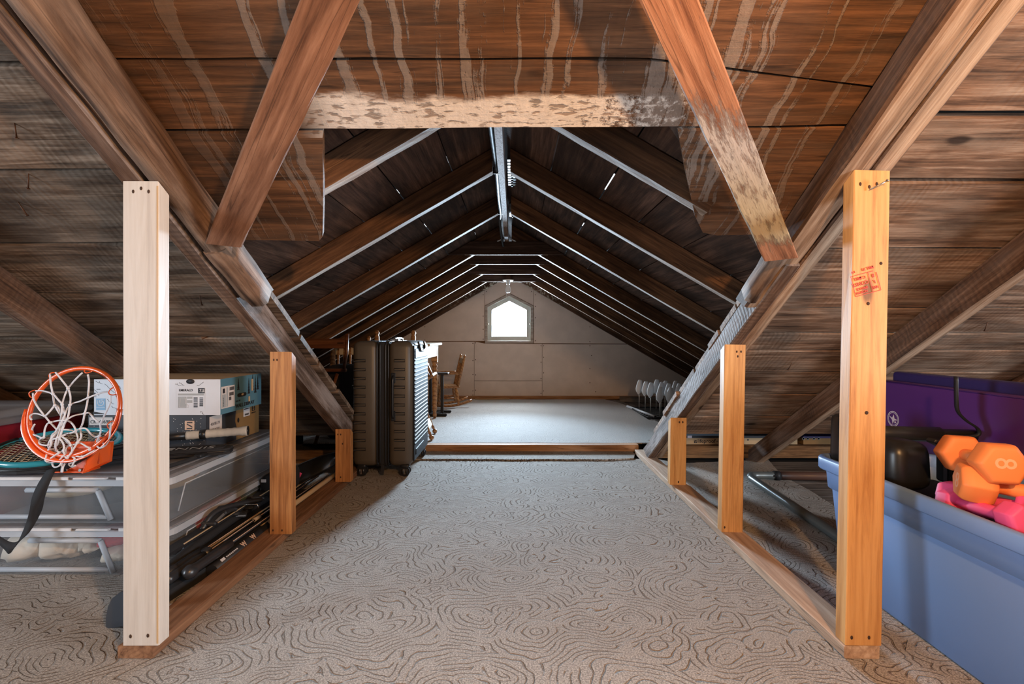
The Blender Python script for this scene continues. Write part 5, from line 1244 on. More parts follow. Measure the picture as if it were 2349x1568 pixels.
# ================================================================== SUITCASE
sc_ = thing('suitcase', 'tall dark hard-shell suitcase with ribbed face, standing on four wheels by the opening', 'suitcase', (-0.765, 3.03, 0))
SX0, SX1, SY0, SY1, SZ0, SZ1 = -0.943, -0.590, 2.790, 3.290, 0.056, 0.790
cx_, cy_, cz_ = (SX0 + SX1) / 2, (SY0 + SY1) / 2, (SZ0 + SZ1) / 2
xm = cx_ + 0.005
m = MB(); m.box(((SX0 + xm - .028) / 2, cy_, cz_), (xm - .028 - SX0, SY1 - SY0, SZ1 - SZ0), ch=0.040); m.build('shell_half', 'case', sc_)
m = MB(); m.box(((SX1 + xm + .028) / 2, cy_, cz_), (SX1 - xm - .028, SY1 - SY0, SZ1 - SZ0), ch=0.040); m.build('shell_half', 'case', sc_)
m = MB(); m.box((xm, cy_, cz_), (0.060, SY1 - SY0 - .012, SZ1 - SZ0 - .012), ch=0.012); m.build('expansion_gusset', 'black_cloth', sc_)
m = MB()
for dx in (-.032, -.016, .016, .032):
    r_ = 0.03; y_, z_ = (SY1 - SY0) / 2 - .002, (SZ1 - SZ0) / 2 - .002
    P = []
    for (sy, sz, a0) in ((1, 1, 0), (-1, 1, PI / 2), (-1, -1, PI), (1, -1, 1.5 * PI)):
        for k in range(5):
            a = a0 + PI / 2 * k / 4; P.append((xm + dx, cy_ + sy * (y_ - r_) + r_ * math.cos(a), cz_ + sz * (z_ - r_) + r_ * math.sin(a)))
    m.tube(P, 0.0038, 6, closed=True)
m.build('zip', 'black_plastic', sc_)
# raised ribs on the wide face
fb = MB(); fb.box((SX1 + 0.002, cy_, cz_ + .0), (0.010, SY1 - SY0 - .055, SZ1 - SZ0 - .05), ch=0.006); fp = fb.build('ribbed_panel', 'case_dark', sc_)
for i in range(22):
    z = SZ0 + 0.125 + i * 0.0235
    m = MB(); m.box((SX1 + 0.0070, cy_, z), (0.007, SY1 - SY0 - .085, 0.0115), ch=0.003); m.build('rib', 'case_dark', fp)
m = MB(); m.box((SX1 + 0.0075, cy_, SZ1 - .075), (0.006, SY1 - SY0 - .10, 0.06), ch=0.003); m.box((SX1 + 0.0075, cy_ - .06, SZ0 + .075), (0.006, SY1 - SY0 - .26, 0.035), ch=0.003); m.build('face_plate', 'case_dark', fp)
m = MB(); m.tube([(SX1 + .004, cy_ - .09, SZ1 - .004), (SX1 + .012, cy_ - .085, SZ1 - .04), (SX1 + .012, cy_ - .05, SZ1 - .06), (SX1 + .012, cy_ + .05, SZ1 - .06), (SX1 + .012, cy_ + .085, SZ1 - .04), (SX1 + .004, cy_ + .09, SZ1 - .004)], 0.007, 8, smooth_n=4); m.build('pull_handle', 'black_plastic', sc_)
# moulded slots on the narrow face, each a thin raised outline
def slot(x0, x1, z):
    m = MB(); y = SY0 - 0.0008
    m.tube([(x0, y, z - .0065), (x1, y, z - .0065), (x1, y, z + .0065), (x0, y, z + .0065)], 0.0026, 5, closed=True)
    m.build('moulded_slot', 'case_groove', sc_)
for i in range(11):
    z = SZ0 + 0.105 + i * 0.0515
    slot(SX0 + .012, SX0 + .082, z); slot(SX1 - .104, SX1 - .042, z)
m = MB(); xh = xm + .062
m.tube([(xh, SY0 - .001, 0.585), (xh, SY0 - .016, 0.568), (xh, SY0 - .018, 0.50), (xh, SY0 - .018, 0.42), (xh, SY0 - .016, 0.360), (xh, SY0 - .001, 0.345)], 0.007, 8, smooth_n=3)
m.box((xh, SY0 - .001, 0.575), (0.026, 0.006, 0.06), ch=.003); m.box((xh, SY0 - .001, 0.355), (0.026, 0.006, 0.06), ch=.003)
m.build('side_handle', 'black_plastic', sc_)
m = MB(); m.tube([(xm + .03, cy_ - .10, SZ1 - .004), (xm + .03, cy_ - .095, SZ1 + .012), (xm + .03, cy_, SZ1 + .016), (xm + .03, cy_ + .095, SZ1 + .012), (xm + .03, cy_ + .10, SZ1 - .004)], 0.009, 8, smooth_n=4); m.build('top_handle', 'chrome', sc_)
m = MB(); m.box((xm + .05, SY0 + .08, SZ1 + .006), (0.05, 0.03, 0.014), ch=.004); m.build('lock', 'chrome', sc_)
m = MB(); m.box((xm, SY0 - .004, 0.042), (0.018, 0.003, 0.055), R=Matrix.Rotation(.08, 3, 'Y')); m.build('tag_strip', 'black_cloth', sc_)
for (x, y) in ((SX0 + .055, SY0 + .03), (SX1 - .045, SY0 + .03), (SX1 - .035, SY1 - .04), (SX0 + .055, SY1 - .04)):
    m = MB()
    for dx in (-.011, .011): m.cyl((x + dx - .006, y - .0, 0.0285), (x + dx + .006, y - .0, 0.0285), 0.0285, n=20)
    # turn front wheels so their discs show
    for dy in (-.017, .017): m.cyl((x, y + dy - .006 - .0, 0.0285), (x, y + dy + .006, 0.0285), 0.0285, n=20)
    wh = m.build('wheel', 'black_plastic', sc_)
    m = MB(); m.cyl((x, y - .026, 0.0285), (x, y - .022, 0.0285), 0.015, n=16); m.build('hub', 'chrome', wh)
    m = MB(); m.box((x, y, 0.058), (0.05, 0.05, 0.022), ch=.008); m.build('wheel_housing', 'black_plastic', sc_)

# ================================================================== FURNITURE IN THE WING (left)
Z1 = 0.053
# black upright bag behind the suitcase
bg = thing('black_bag', 'black soft luggage with a metal badge, behind the dark suitcase', 'bag', (-1.2, 3.62, Z1))
m = MB(); m.box((-1.17, 3.66, Z1 + .275), (0.46, 0.24, 0.55), ch=0.05); m.build('bag_body', 'black_cloth', bg)
m = MB(); m.box((-1.165, 3.538, 0.44), (0.058, 0.006, 0.036), ch=.003); m.build('badge', 'chrome', bg)
m = MB(); m.box((-1.165, 3.534, 0.44), (0.046, 0.004, 0.024), ch=.002); m.build('badge_plate', 'black_plastic', bg)
m = MB(); m.tube([(-1.16, 3.54, 0.595), (-1.14, 3.53, 0.605), (-1.09, 3.53, 0.62)], 0.003, 6, smooth_n=4); m.build('zip_pull', 'chrome', bg)

fc = thing('folding_chair_frame', 'reddish brown wooden chair frame with slotted rail, above the left rafter end', 'chair', (-1.3, 3.42, Z1))
m = MB(); m.box((-1.36, 3.43, 0.765), (0.34, 0.018, 0.070), ch=.004); m.build('back_rail', 'chair_dark', fc)
m = MB(); m.tube([(-1.19, 3.43, 0.835), (-1.195, 3.43, 0.70), (-1.213, 3.43, 0.585)], 0.013, 8); m.build('side_post', 'chair_dark', fc)
m = MB(); m.tube([(-1.52, 3.43, 0.72), (-1.52, 3.43, 0.45), (-1.52, 3.43, Z1)], 0.013, 8); m.build('side_post', 'chair_dark', fc)
m = MB(); m.box((-1.36, 3.43, 0.575), (0.33, 0.03, 0.022), ch=.004); m.build('seat_rail', 'chair_dark', fc)
m = MB(); m.box((-1.43, 3.43, 0.51), (0.20, 0.02, 0.09), ch=.004); m.build('seat_panel', 'chair_dark', fc)
m = MB(); m.tube([(-1.26, 3.43, 0.55), (-1.33, 3.40, 0.30), (-1.40, 3.38, Z1)], 0.012, 8); m.build('leg', 'chair_dark', fc)
m = MB(); m.box((-1.235, 3.4205, 0.768), (0.045, 0.003, 0.010), ch=.001); m.build('slot', 'hole', fc)

# table with turned legs
tbl = thing('wooden_table', 'oak table with turned legs and pale top, behind the suitcase', 'table', (-0.95, 4.3, Z1))
TX0, TX1, TY0, TY1, TZ = -0.850, -0.700, 3.90, 4.50, 0.745
m = MB(); m.box(((TX0 + TX1) / 2, (TY0 + TY1) / 2, TZ), (TX1 - TX0 + .05, TY1 - TY0 + .05, 0.020), ch=.004); m.build('table_top', 'cream_wood', tbl)
m = MB(); m.box(((TX0 + TX1) / 2, TY0 + .02, TZ - .06), (TX1 - TX0 - .03, 0.02, 0.10)); m.build('apron', 'chair_wood', tbl)
m = MB(); m.box((TX1 - .02, (TY0 + TY1) / 2, TZ - .06), (0.02, TY1 - TY0 - .03, 0.10)); m.build('apron', 'cream_wood', tbl)
legp = [(0.012, 0.0), (0.020, 0.03), (0.014, 0.06), (0.024, 0.09), (0.018, 0.12), (0.023, 0.20), (0.026, 0.34), (0.025, 0.42), (0.016, 0.435), (0.027, 0.45), (0.017, 0.465), (0.028, 0.485), (0.018, 0.50), (0.027, 0.52), (0.029, 0.53)]
leg_me = None
for (x, y) in ((TX1 - .035, TY0 + .03), (TX1 - .035, TY1 - .03), (TX0 + .005, TY0 + .03), (TX0 + .005, TY1 - .03)):
    m = MB(); m.lathe(legp, Matrix.Translation((x, y, Z1)), 14); m.box((x, y, Z1 + .605), (0.056, 0.056, 0.15), ch=.002)
    m.build('leg', 'chair_wood', tbl)

def spindle_chair(name, label, cat, seat_z, w_, d_, back_h, mat='chair_wood', rail='cream_wood', rock=False, tilt=0.22, leg_r=0.013, rail_hi=True):
    """built at the origin on z = 0, facing -y; parts: seat, legs, posts, rail, spindles"""
    root = thing(name, label, cat, (0, 0, 0))
    m = MB(); m.box((0, 0, seat_z), (w_, d_, 0.024), ch=.009); m.build('seat', mat, root)
    for sx in (-1, 1):
        for sy in (-1, 1):
            m = MB(); a = V((sx * w_ * .36, sy * d_ * .34, seat_z - .01)); b = V((sx * w_ * .46, sy * d_ * .46, 0.03 if rock else 0.0))
            P = [a.lerp(b, t) for t in (0, .12, .35, .6, .75, .82, 1)]; R_ = [leg_r * q for q in (.9, 1.1, 1.35, 1.2, .8, 1.1, .75)]
            m.tube(P, R_, 10); m.build('leg', mat, root)
        m = MB(); m.cyl((sx * w_ * .42, -d_ * .42, seat_z * .45), (sx * w_ * .42, d_ * .42, seat_z * .45), leg_r * .7, n=8); m.build('stretcher', mat, root)
        m = MB(); a = V((sx * w_ * .42, d_ * .42, seat_z)); b = a + V((sx * .01, back_h * tilt, back_h))
        m.tube([a.lerp(b, t) for t in (0, .5, .86, .90, .94, 1)], [leg_r * q for q in (1.1, 1.15, 1.0, .7, 1.1, .5)], 10); m.build('back_post', mat, root)
    m = MB(); zt = back_h * (.80 if rail_hi else .62)
    m.box((0, d_ * .42 + zt * tilt, seat_z + zt), (w_ * .84, 0.013, back_h * .17), R=Matrix.Rotation(-math.atan(tilt), 3, 'X'), ch=.004); m.build('crest_rail', rail, root)
    for k in range(5):
        x = (k - 2) * w_ * .145; m = MB(); a = V((x, d_ * .42, seat_z)); b = a + V((0, tilt * back_h * .72, back_h * .72))
        m.tube([a.lerp(b, t) for t in (0, .25, .5, .75, 1)], [leg_r * q for q in (.45, .6, .45, .6, .45)], 6); m.build('spindle', mat, root)
    m = MB(); m.cyl((-w_ * .42, -d_ * .44, seat_z * .62), (w_ * .42, -d_ * .44, seat_z * .62), leg_r * .7, n=8); m.build('stretcher', mat, root)
    if rock:
        for sx in (-1, 1):
            P = [V((sx * w_ * .46, -d_ * .95 + d_ * 2.0 * k / 12, 0.016 + 0.055 * ((k - 5.5) / 6.5) ** 2)) for k in range(13)]
            m = MB(); m.tube(P, [0.014] * 13, 8); m.build('rocker', mat, root)
        for sx in (-1, 1):
            m = MB(); m.tube([(sx * w_ * .50, d_ * .50, seat_z + back_h * .42), (sx * w_ * .53, 0, seat_z + back_h * .42), (sx * w_ * .53, -d_ * .42, seat_z + back_h * .40)], leg_r * .9, 8, smooth_n=3); m.build('armrest', mat, root)
            m = MB(); m.cyl((sx * w_ * .50, -d_ * .34, seat_z), (sx * w_ * .53, -d_ * .36, seat_z + back_h * .40), leg_r * .7, n=8); m.build('arm_post', mat, root)
    return root
def place(root, loc, rz, rx=0.0, ry=0.0, pre=None):
    D = Matrix.Translation(loc) @ Matrix.Rotation(rz, 4, 'Z') @ Matrix.Rotation(rx, 4, 'X') @ Matrix.Rotation(ry, 4, 'Y')
    if pre: D = D @ pre
    root.matrix_basis = D @ WM[root.name]
    return root
rc_ = spindle_chair('rocking_chair', 'small oak rocking chair with a cream crest rail by the far drywall', 'chair', 0.215, 0.26, 0.24, 0.345, rock=True)
place(rc_, (-0.725, 5.22, Z1 + .0045), -PI / 2 + 0.28)
kids = []
ch1 = spindle_chair('dining_chair', 'oak chair whose back posts rise over the right corner of the suitcase', 'chair', 0.42, 0.36, 0.36, 0.395, leg_r=.021, tilt=.12, rail_hi=False)
place(ch1, (-1.04, 4.02, Z1), 0.0)
ch2 = copy_tree(ch1, Matrix.Translation((-1.46, 4.25, Z1)) @ Matrix.Rotation(0.25, 4, 'Z') @ Matrix.Diagonal(V((1, 1, .94, 1))), 'oak chair whose back posts rise over the left corner of the suitcase')
# tipped chair by the threshold
tc = spindle_chair('tipped_chair', 'oak chair fallen forward beside the suitcase, its cream rail near the threshold', 'chair', 0.24, 0.25, 0.22, 0.36, leg_r=.011, tilt=.18)
for s in (-1, 1):
    m = MB(); c = V((s * .115, .0924 + .36 * .18 + .003, .24 + .36 + .012)); m.sphere(c, 0.019, 12); m.build('ball_finial', 'chair_wood', tc)
D = Matrix.Translation((-0.70, 4.00, 0.0)) @ Matrix.Rotation(-1.22, 4, 'Z') @ Matrix.Rotation(0, 4, 'X')
# lay it on its back finials: rotate about X so the back points down and forward
def lay(root, target_f0, target_f1, tiltdown):
    pass
A = V((-0.600, 3.50, 0.074)); B = V((-0.618, 3.80, 0.074))      # the two finials on the floor
xdir = (A - B).normalized(); mid = (A + B) / 2
zdir = V((0.55, 0.0, -0.80)); zdir = (zdir - zdir.dot(xdir) * xdir).normalized()   # chair "up" runs down to the finials
ydir = zdir.cross(xdir)
loc0 = V((0, .0924 + .36 * .18, .60 + .012))
Rm = basis(xdir, ydir, zdir, (0, 0, 0)); Dm = Matrix.Translation(mid - (Rm @ loc0)) @ Rm
tc.matrix_basis = Dm

# black music-stand like frame
bs = thing('black_stand', 'black metal stand with two uprights and flat feet, beside the table legs', 'stand', (-0.74, 4.7, Z1))
for x in (-0.815, -0.700):
    m = MB(); m.box((x, 4.70, Z1 + .20), (0.028, 0.028, 0.38), ch=.003); m.build('upright', 'black_metal', bs)
m = MB(); m.box((-0.755, 4.70, 0.452), (0.24, 0.10, 0.018), ch=.004); m.build('top_bar', 'black_metal', bs)
m = MB(); m.box((-0.735, 4.58, Z1 + .014), (0.20, 0.035, 0.022), ch=.006); m.build('foot', 'black_metal', bs)
m = MB(); m.box((-0.70, 4.78, Z1 + .014), (0.16, 0.03, 0.022), ch=.006); m.build('foot', 'black_metal', bs)
m = MB(); m.box((-0.76, 4.68, Z1 + .012), (0.12, 0.24, 0.012), ch=.003); m.build('base_bar', 'black_metal', bs)
m = MB(); m.tube([(-0.46, 5.76, Z1 + .008), (-0.38, 5.74, Z1 + .008), (-0.28, 5.755, Z1 + .008), (-0.15, 5.75, Z1 + .01), (-0.05, 5.765, Z1 + .008)], 0.006, 6, smooth_n=6); o = m.build('cable', 'card_tan'); tag(o, 'thin tan cable on the floor along the far drywall', 'cable')

# ================================================================== RACK OF FROSTED FORMS (right, in the wing)
fr_ = thing('boot_rack', 'low rack of thin rods topped with frosted white teardrop forms, behind the right rafter', 'rack', (1.6, 4.8, Z1))
m = MB()
for i in range(12): m.cyl((1.24, 4.42 + i * .055, Z1 + .012), (1.95, 4.42 + i * .055, Z1 + .012), 0.0035, n=6)
m.tube([(1.23, 4.40, Z1 + .014), (1.96, 4.40, Z1 + .014), (1.96, 5.05, Z1 + .014), (1.23, 5.05, Z1 + .014)], 0.008, 8, closed=True)
m.build('base_grille', 'black_metal', fr_)
RODS = [(1466, 866, 5.35, 938), (1480, 869, 5.0, 944), (1492, 872, 4.80, 949), (1505, 865, 5.30, 939), (1513, 882, 4.58, 954), (1516, 871, 5.05, 945), (1525, 868, 5.2, 943), (1532, 874, 4.95, 947), (1536, 883, 4.66, 955), (1548, 868, 5.3, 940), (1556, 874, 4.85, 948), (1563, 882, 4.68, 955)]
for (u, v, d, vb) in RODS:
    d2 = 0.767 * F / (vb - CY) * .985
    x = (u - CX) / F * d2 ; top = EYE - (v + 6 - CY) / F * d2
    if x > wz(0) * 0 + RX + (1.62 - top) / 0.58 - .06: x -= .03
    m = MB(); m.cyl((x, d2, Z1 + .01), (x + .003, d2, top - .10), 0.0038, n=6); m.build('rod', 'galv', fr_)
    m = MB(); Wd_ = Matrix.Translation((x - .006, d2, top - .135)) @ Matrix.Rotation(0.12, 4, 'Y') @ Matrix.Diagonal(V((1.05, .62, 1.05, 1)))
    m.lathe([(0.006, -.008), (0.010, 0.0), (0.026, 0.018), (0.034, 0.045), (0.031, 0.075), (0.024, 0.105), (0.019, 0.128), (0.012, 0.134), (0.001, 0.135)], Wd_, 14)
    m.build('shoe_form', 'frosted', fr_)
pp_ = thing('white_pipe', 'short white pipe on the bare boards in front of the frosted forms', 'pipe', (1.3, 4.9, Z1))
m = MB(); m.cyl((1.215, 5.12, Z1 + .016), (1.315, 4.45, Z1 + .016), 0.013, n=12); m.build('pipe_body', 'pipe_white', pp_)
m = MB(); m.cyl((1.315, 4.45, Z1 + .016), (1.316, 4.445, Z1 + .016), 0.0105, n=12); m.build('open_end', 'black_plastic', pp_)
bd = board('scrap_board', (1.24, 5.60, Z1 + .03), (2.15, 5.55, Z1 + .03), 0.06, 0.028, 'bare_floor', None, up=(0, -1, 0), seg=4, jit=.001); tag(bd, 'grey scrap board standing on edge behind the frosted forms', 'board')

# ================================================================== RIGHT SIDE STORAGE
# flooring cartons on the ledge
ct = thing('flooring_carton', 'long tan carton with black lettering on the ledge behind the short right stud', 'carton', (1.6, 3.28, 0.11))
m = MB(); m.box((1.48, 3.31, 0.1045), (0.90, 0.10, 0.043)); m.build('carton_body', 'card_tan', ct)
m = MB(); m.box((1.48, 3.31, 0.134), (0.90, 0.10, 0.016)); m.build('dark_sleeve', 'card_dark', ct)
Wc = on_front(0, 3.2594, 0); PC = 3.26 / F
cxu = lambda u: (u - CX) * PC; czv = lambda v: EYE - (v - CY) * PC
text('lifeproof', 0.0355, Wc @ Matrix.Translation((cxu(1600), czv(1015), 0)), 'ink', ct, 'carton_lettering', bold=0.0005)
flat(ct, [(cxu(1592), czv(1015.5), 0.020, 0.019)], 'ink', 'logo', Wc)
strokes(ct, [[(cxu(1593.5), czv(1010)), (cxu(1595.5), czv(1014.5)), (cxu(1598), czv(1010))]], 0.0016, 'card_tan', 'logo_mark', Matrix.Translation((0, -.0006, 0)) @ Wc)
flat(ct, [(cxu(1643), czv(1012), 0.014, 0.003), (cxu(1714), czv(1010), 0.010, 0.010)], 'ink', 'mark', Wc)
flat(ct, [(cxu(1577), czv(1004), 0.030, 0.016)], 'lilac_print', 'sticker', Wc)
ct2 = thing('flooring_carton', 'tan carton with four small icons on the ledge, behind the diagonal rafter', 'carton', (2.1, 3.28, 0.11))
m = MB(); m.box((2.33, 3.31, 0.1035), (0.72, 0.10, 0.041)); m.build('carton_body', 'card_brown', ct2)
m = MB(); m.box((2.33, 3.31, 0.131), (0.72, 0.10, 0.014)); m.build('dark_sleeve', 'navy', ct2)
for i, u in enumerate((1843, 1853, 1867, 1878)):
    m = MB(on_front(0, 3.2594, 0)); m.lathe([(0.009, 0), (0.009, .0005), (0.006, .0005), (0.006, 0)], Matrix.Translation((cxu(u), czv(1005.5), 0)), 12); m.build('icon', 'label_grey', ct2)

# steel tube frame
sf = thing('tube_frame', 'bent steel tube leg with a brown cross tube, behind the tall orange post', 'tube frame', (1.4, 2.3, 0))
r_ = 0.0235
P = [(1.285, 1.76, r_), (1.290, 1.9, r_), (1.328, 2.60, r_), (1.336, 2.69, r_), (1.362, 2.735, r_), (1.42, 2.74, r_), (1.50, 2.735, r_)]
m = MB(); m.tube(catmull([V(p) for p in P], 6), r_ * .92, 14); m.build('bent_tube', 'steel', sf)
m = MB(); m.cyl((1.50, 2.735, r_), (2.15, 2.70, r_), r_ * 1.02, n=14); m.build('cross_tube', 'brown_tube', sf)
m = MB(); m.cyl((1.485, 2.735, r_), (1.515, 2.734, r_), r_ * 1.15, n=14); m.sphere((1.478, 2.715, r_ + .004), 0.006, 8); m.build('coupling', 'black_metal', sf)

# blue tote
tt = thing('storage_tote', 'large open blue plastic tote full of exercise gear at the right edge', 'tote', (1.3, 1.3, 0))
TXa, TXb, TYa, TYb, TH = 1.055, 1.490, 0.80, 1.700, 0.405
def tote_outline(ins, z, r=0.06, n=6, cx=(TXa + TXb) / 2, cy=(TYa + TYb) / 2):
    P = []
    for (sx, sy, a0) in ((1, 1, 0), (-1, 1, PI / 2), (-1, -1, PI), (1, -1, 1.5 * PI)):
        qx, qy = cx + sx * ((TXb - TXa) / 2 - ins - r), cy + sy * ((TYb - TYa) / 2 - ins - r)
        for k in range(n + 1):
            a = a0 + PI / 2 * k / n; P.append(V((qx + r * math.cos(a), qy + r * math.sin(a), z)))
    return P
def loft(m, rings, smooth_=True):
    n = len(rings[0]); vs = [p for r in rings for p in r]
    m._fin(vs, [(i * n + k, i * n + (k + 1) % n, (i + 1) * n + (k + 1) % n, (i + 1) * n + k) for i in range(len(rings) - 1) for k in range(n)], smooth_)
m = MB(); R0 = [tote_outline(0.052, 0.002), tote_outline(0.048, 0.006), tote_outline(0.028, 0.300), tote_outline(0.028, 0.301), tote_outline(0.019, 0.304), tote_outline(0.016, 0.352), tote_outline(0.013, 0.366)]
loft(m, R0); m._fin(R0[0], [tuple(range(len(R0[0])))], False)
R1 = [tote_outline(0.022, 0.366), tote_outline(0.036, 0.304), tote_outline(0.056, 0.010)]; loft(m, R1); m._fin(R1[-1], [tuple(range(len(R1[-1])))], False)
m.build('tote_body', 'blue_tub', tt)
m = MB(); R2 = [tote_outline(0.012, 0.364), tote_outline(0.002, 0.364), tote_outline(-0.001, 0.368), tote_outline(-0.001, 0.400), tote_outline(0.002, 0.405), tote_outline(0.010, 0.407), tote_outline(0.018, 0.405), tote_outline(0.020, 0.400), tote_outline(0.022, 0.366)]
loft(m, R2); m.build('rim', 'blue_tub', tt)
# gear inside
gb = thing('gym_bag', 'black folded cloth filling the bottom of the blue tote', 'bag', (1.28, 1.25, .02))
m = MB(); m.box((1.272, 1.25, 0.185), (0.30, 0.74, 0.33), ch=0.05); m.build('bag_body', 'black_cloth', gb)
def pad(label, c, d, rot=0, name='foam_pad'):
    o = thing(name, label, 'exercise pad', c)
    m = MB(); m.box(c, d, R=Matrix.Rotation(rot, 3, 'Z'), ch=min(d) * .28, taper=.93); m.build('pad_body', 'black_plastic', o); return o
pad('big rounded black pad standing in the blue tote, right of the orange post', (1.165, 1.455, 0.435), (0.135, 0.13, 0.145), .15)
pad('rounded black pad standing at the far corner of the blue tote', (1.135, 1.640, 0.470), (0.075, 0.075, 0.165), 0.0)
br = thing('exercise_bar', 'black padded bar with an upturned flat hook, lying across the blue tote', 'exercise bar', (1.3, 1.56, .48))
m = MB(); m.cyl((1.10, 1.585, 0.502), (1.475, 1.535, 0.502), 0.018, n=14); m.cyl((1.10, 1.585, 0.502), (1.375, 1.548, 0.502), 0.024, n=14); m.build('bar', 'black_matte', br)
P = catmull([V(p) for p in ((1.375, 1.52, 0.505), (1.43, 1.515, 0.503), (1.462, 1.51, 0.510), (1.458, 1.508, 0.530), (1.420, 1.505, 0.555), (1.392, 1.503, 0.585), (1.385, 1.50, 0.63), (1.384, 1.50, 0.693))], 5)
m = MB(); 
L1 = [p - V((0.0, 0.012, 0)) - V((.008, 0, 0)) for p in P]; L2 = [p + V((0.0, .012, 0)) + V((.008, 0, 0)) for p in P]; k = len(P)
m._fin(L1 + L2, [(i, i + 1, k + i + 1, k + i) for i in range(k - 1)], True)
o = m.build('flat_hook', 'black_metal', br); md = o.modifiers.new('t', 'SOLIDIFY'); md.thickness = 0.007; md.offset = 0
cl = thing('clamp_handle', 'black clamp with a lever between the big pad and the orange dumbbells', 'clamp', (1.26, 1.40, .4))
m = MB(); m.box((1.262, 1.40, 0.455), (0.035, 0.035, 0.12), ch=.006); m.cyl((1.262, 1.37, 0.34), (1.262, 1.37, 0.44), 0.014, n=12); m.build('clamp_body', 'black_plastic', cl)
m = MB(); m.box((1.245, 1.385, 0.500), (0.09, 0.035, 0.014), R=Matrix.Rotation(0.45, 3, 'Y'), ch=.004); m.build('lever', 'black_plastic', cl)
m = MB(); m.tube([(1.245, 1.365, .455), (1.258, 1.362, .43), (1.246, 1.36, .405)], 0.009, 8, smooth_n=4); m.build('spring_arm', 'black_metal', cl)
m = MB(); m.box((1.258, 1.3805, 0.462), (0.004, 0.003, 0.035)); m.build('screw', 'chrome', cl)

def dumbbell(label, a, b, R=0.052, L=0.062, mat='orange_rubber', pale='orange_pale', digit='8', roll=0.26, digit_roll=0.0, grp=None):
    """hex heads centred at a and b"""
    A = V(a); B = V(b); d_ = (B - A).normalized()
    root = thing('dumbbell', label, 'dumbbell', (A + B) / 2, group=grp)
    Z = d_; X = (V((0, 0, 1)) - V((0, 0, 1)).dot(Z) * Z).normalized(); Y = Z.cross(X)
    for k, (c, s) in enumerate(((A, -1), (B, 1))):
        bm = bmesh.new(); rings = []
        for (rr_, z_) in ((0.60, -.5), (0.90, -.47), (1.0, -.30), (1.0, .22), (0.93, .40), (0.80, .5)):
            rings.append([bm.verts.new((R * rr_ * math.cos(roll + PI / 3 * q), R * rr_ * math.sin(roll + PI / 3 * q), L * z_)) for q in range(6)])
        for i in range(5):
            for q in range(6): bm.faces.new((rings[i][q], rings[i][(q + 1) % 6], rings[i + 1][(q + 1) % 6], rings[i + 1][q]))
        bm.faces.new(rings[0][::-1]); bm.faces.new(rings[-1])
        bmesh.ops.bevel(bm, geom=bm.edges[:], offset=R * .07, segments=2, profile=.5, affect='EDGES')
        for f in bm.faces: f.smooth = True
        bmesh.ops.recalc_face_normals(bm, faces=bm.faces)
        me = bpy.data.meshes.new('hex_head'); bm.to_mesh(me); bm.free()
        W_ = basis(X, Y * s, Z * s, c)
        h_ = link_mesh('hex_head', me, mat, root, W_)
        t_ = text(digit, R * 1.05, basis(-Y * s if False else Y.cross(Z * s) * -1 if False else X, Y * s, Z * s, c) @ Matrix.Translation((0, 0, L * .5 + .0004)) @ Matrix.Rotation(PI / 2 + digit_roll, 4, 'Z') @ Matrix.Translation((-R * .33, -R * .37, 0)), pale, h_, 'embossed_number', bold=0.0002)
    m = MB(); Wd = basis(X, Y, Z, A); Ld = (B - A).length
    m.lathe([(0.0150, 0), (0.0155, Ld * .3), (0.0175, Ld * .5), (0.0155, Ld * .7), (0.0150, Ld)], Wd, 14); m.build('handle', mat, root)
    return root
dumbbell('orange hex dumbbell lying on top, its big face printed 8 towards the room', (1.142, 1.130, 0.520), (1.200, 1.290, 0.505), R=0.053, L=.062, roll=PI / 6, digit_roll=PI / 2)
dumbbell('orange hex dumbbell below the other orange one, nearest the clamp', (1.122, 1.165, 0.463), (1.262, 1.085, 0.448), R=0.050, L=.068, roll=PI / 6)
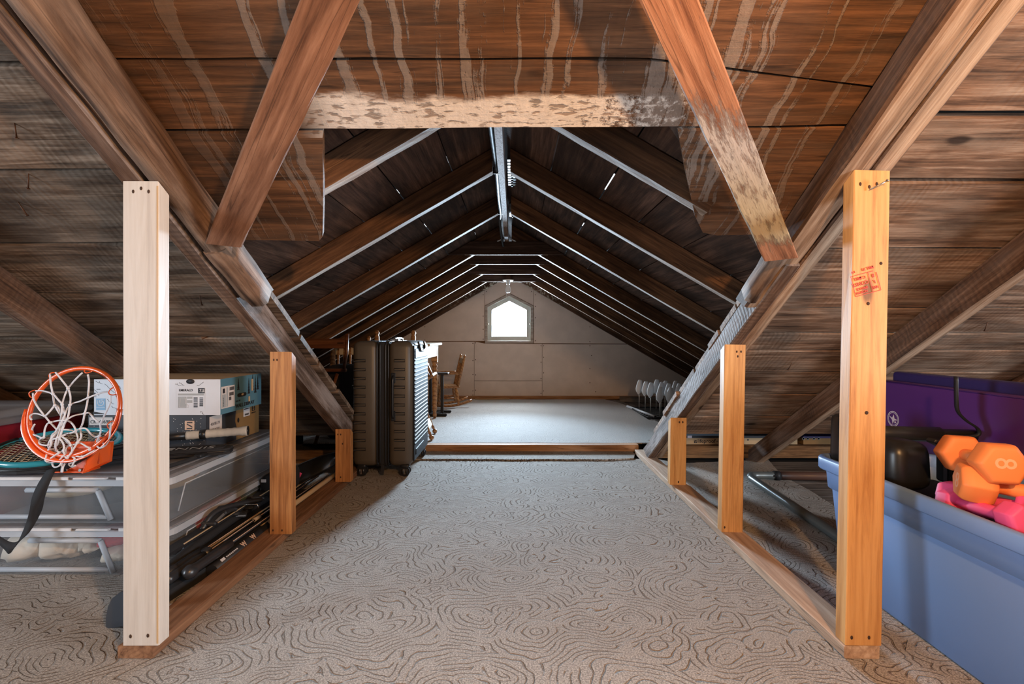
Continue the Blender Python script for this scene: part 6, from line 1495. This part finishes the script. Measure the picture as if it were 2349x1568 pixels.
dumbbell('pink hex dumbbell at the front of the tote, under the orange ones', (1.108, 1.055, 0.418), (1.125, 1.225, 0.395), R=0.037, L=.052, mat='pink_rubber', pale='pink_pale', digit='3', roll=.2)
dumbbell('pink hex dumbbell further inside the tote, behind the front pink one', (1.200, 1.105, 0.418), (1.150, 1.255, 0.405), R=0.036, L=.050, mat='pink_rubber', pale='pink_pale', digit='3', roll=.5)

# folded gym mats
gm = thing('gym_mat', 'folded purple vinyl mat standing behind the blue tote, with a round white logo', 'gym mat', (1.55, 1.6, 0))
def cushion(name, x0, x1, y0, y1, z0, z1, mat, par, topslope=0.0):
    m = MB(); m.box(((x0 + x1) / 2, (y0 + y1) / 2, (z0 + z1) / 2), (x1 - x0, y1 - y0, z1 - z0), ch=min(.016, (x1 - x0) * .32)); return m.build(name, mat, par)
p_ = cushion('mat_panel', 1.507, 1.553, 0.75, 2.02, 0.004, 0.640, 'purple', gm)
m = MB(); m.tube([(1.509, 0.76, .634), (1.509, 2.01, .636)], 0.0028, 6); m.build('piping', 'purple', p_)
lg_ = Matrix.Translation((1.5062, 1.903, 0.491)) @ LEFTF
m = MB(lg_)
for (ra, rb_) in ((0.0255, 0.0285), (0.0215, 0.0235)):
    n_ = 28
    A_ = [(ra * math.cos(2 * PI * k / n_), ra * 1.1 * math.sin(2 * PI * k / n_), 0) for k in range(n_)]; B_ = [(rb_ * math.cos(2 * PI * k / n_), rb_ * 1.1 * math.sin(2 * PI * k / n_), 0) for k in range(n_)]
    m._fin(A_ + B_, [(k, (k + 1) % n_, n_ + (k + 1) % n_, n_ + k) for k in range(n_)], False)
m.prism([(-.020, .010, 0), (-.004, .004, 0), (.004, .018, 0), (.007, .003, 0), (.022, -.002, 0), (.006, -.006, 0), (-.002, -.020, 0), (-.005, -.004, 0)], (0, 0, .0006))
m.lathe([(0.0045, 0), (0.0045, .0006), (0.0001, .0006)], Matrix.Translation((.010, -.012, 0)), 10)
m.build('logo', 'lilac_print', p_)
gm2 = thing('gym_mat', 'navy blue mat standing behind the purple one', 'gym mat', (1.585, 1.6, 0))
cushion('mat_panel', 1.560, 1.606, 0.70, 1.98, 0.004, 0.675, 'navy', gm2)
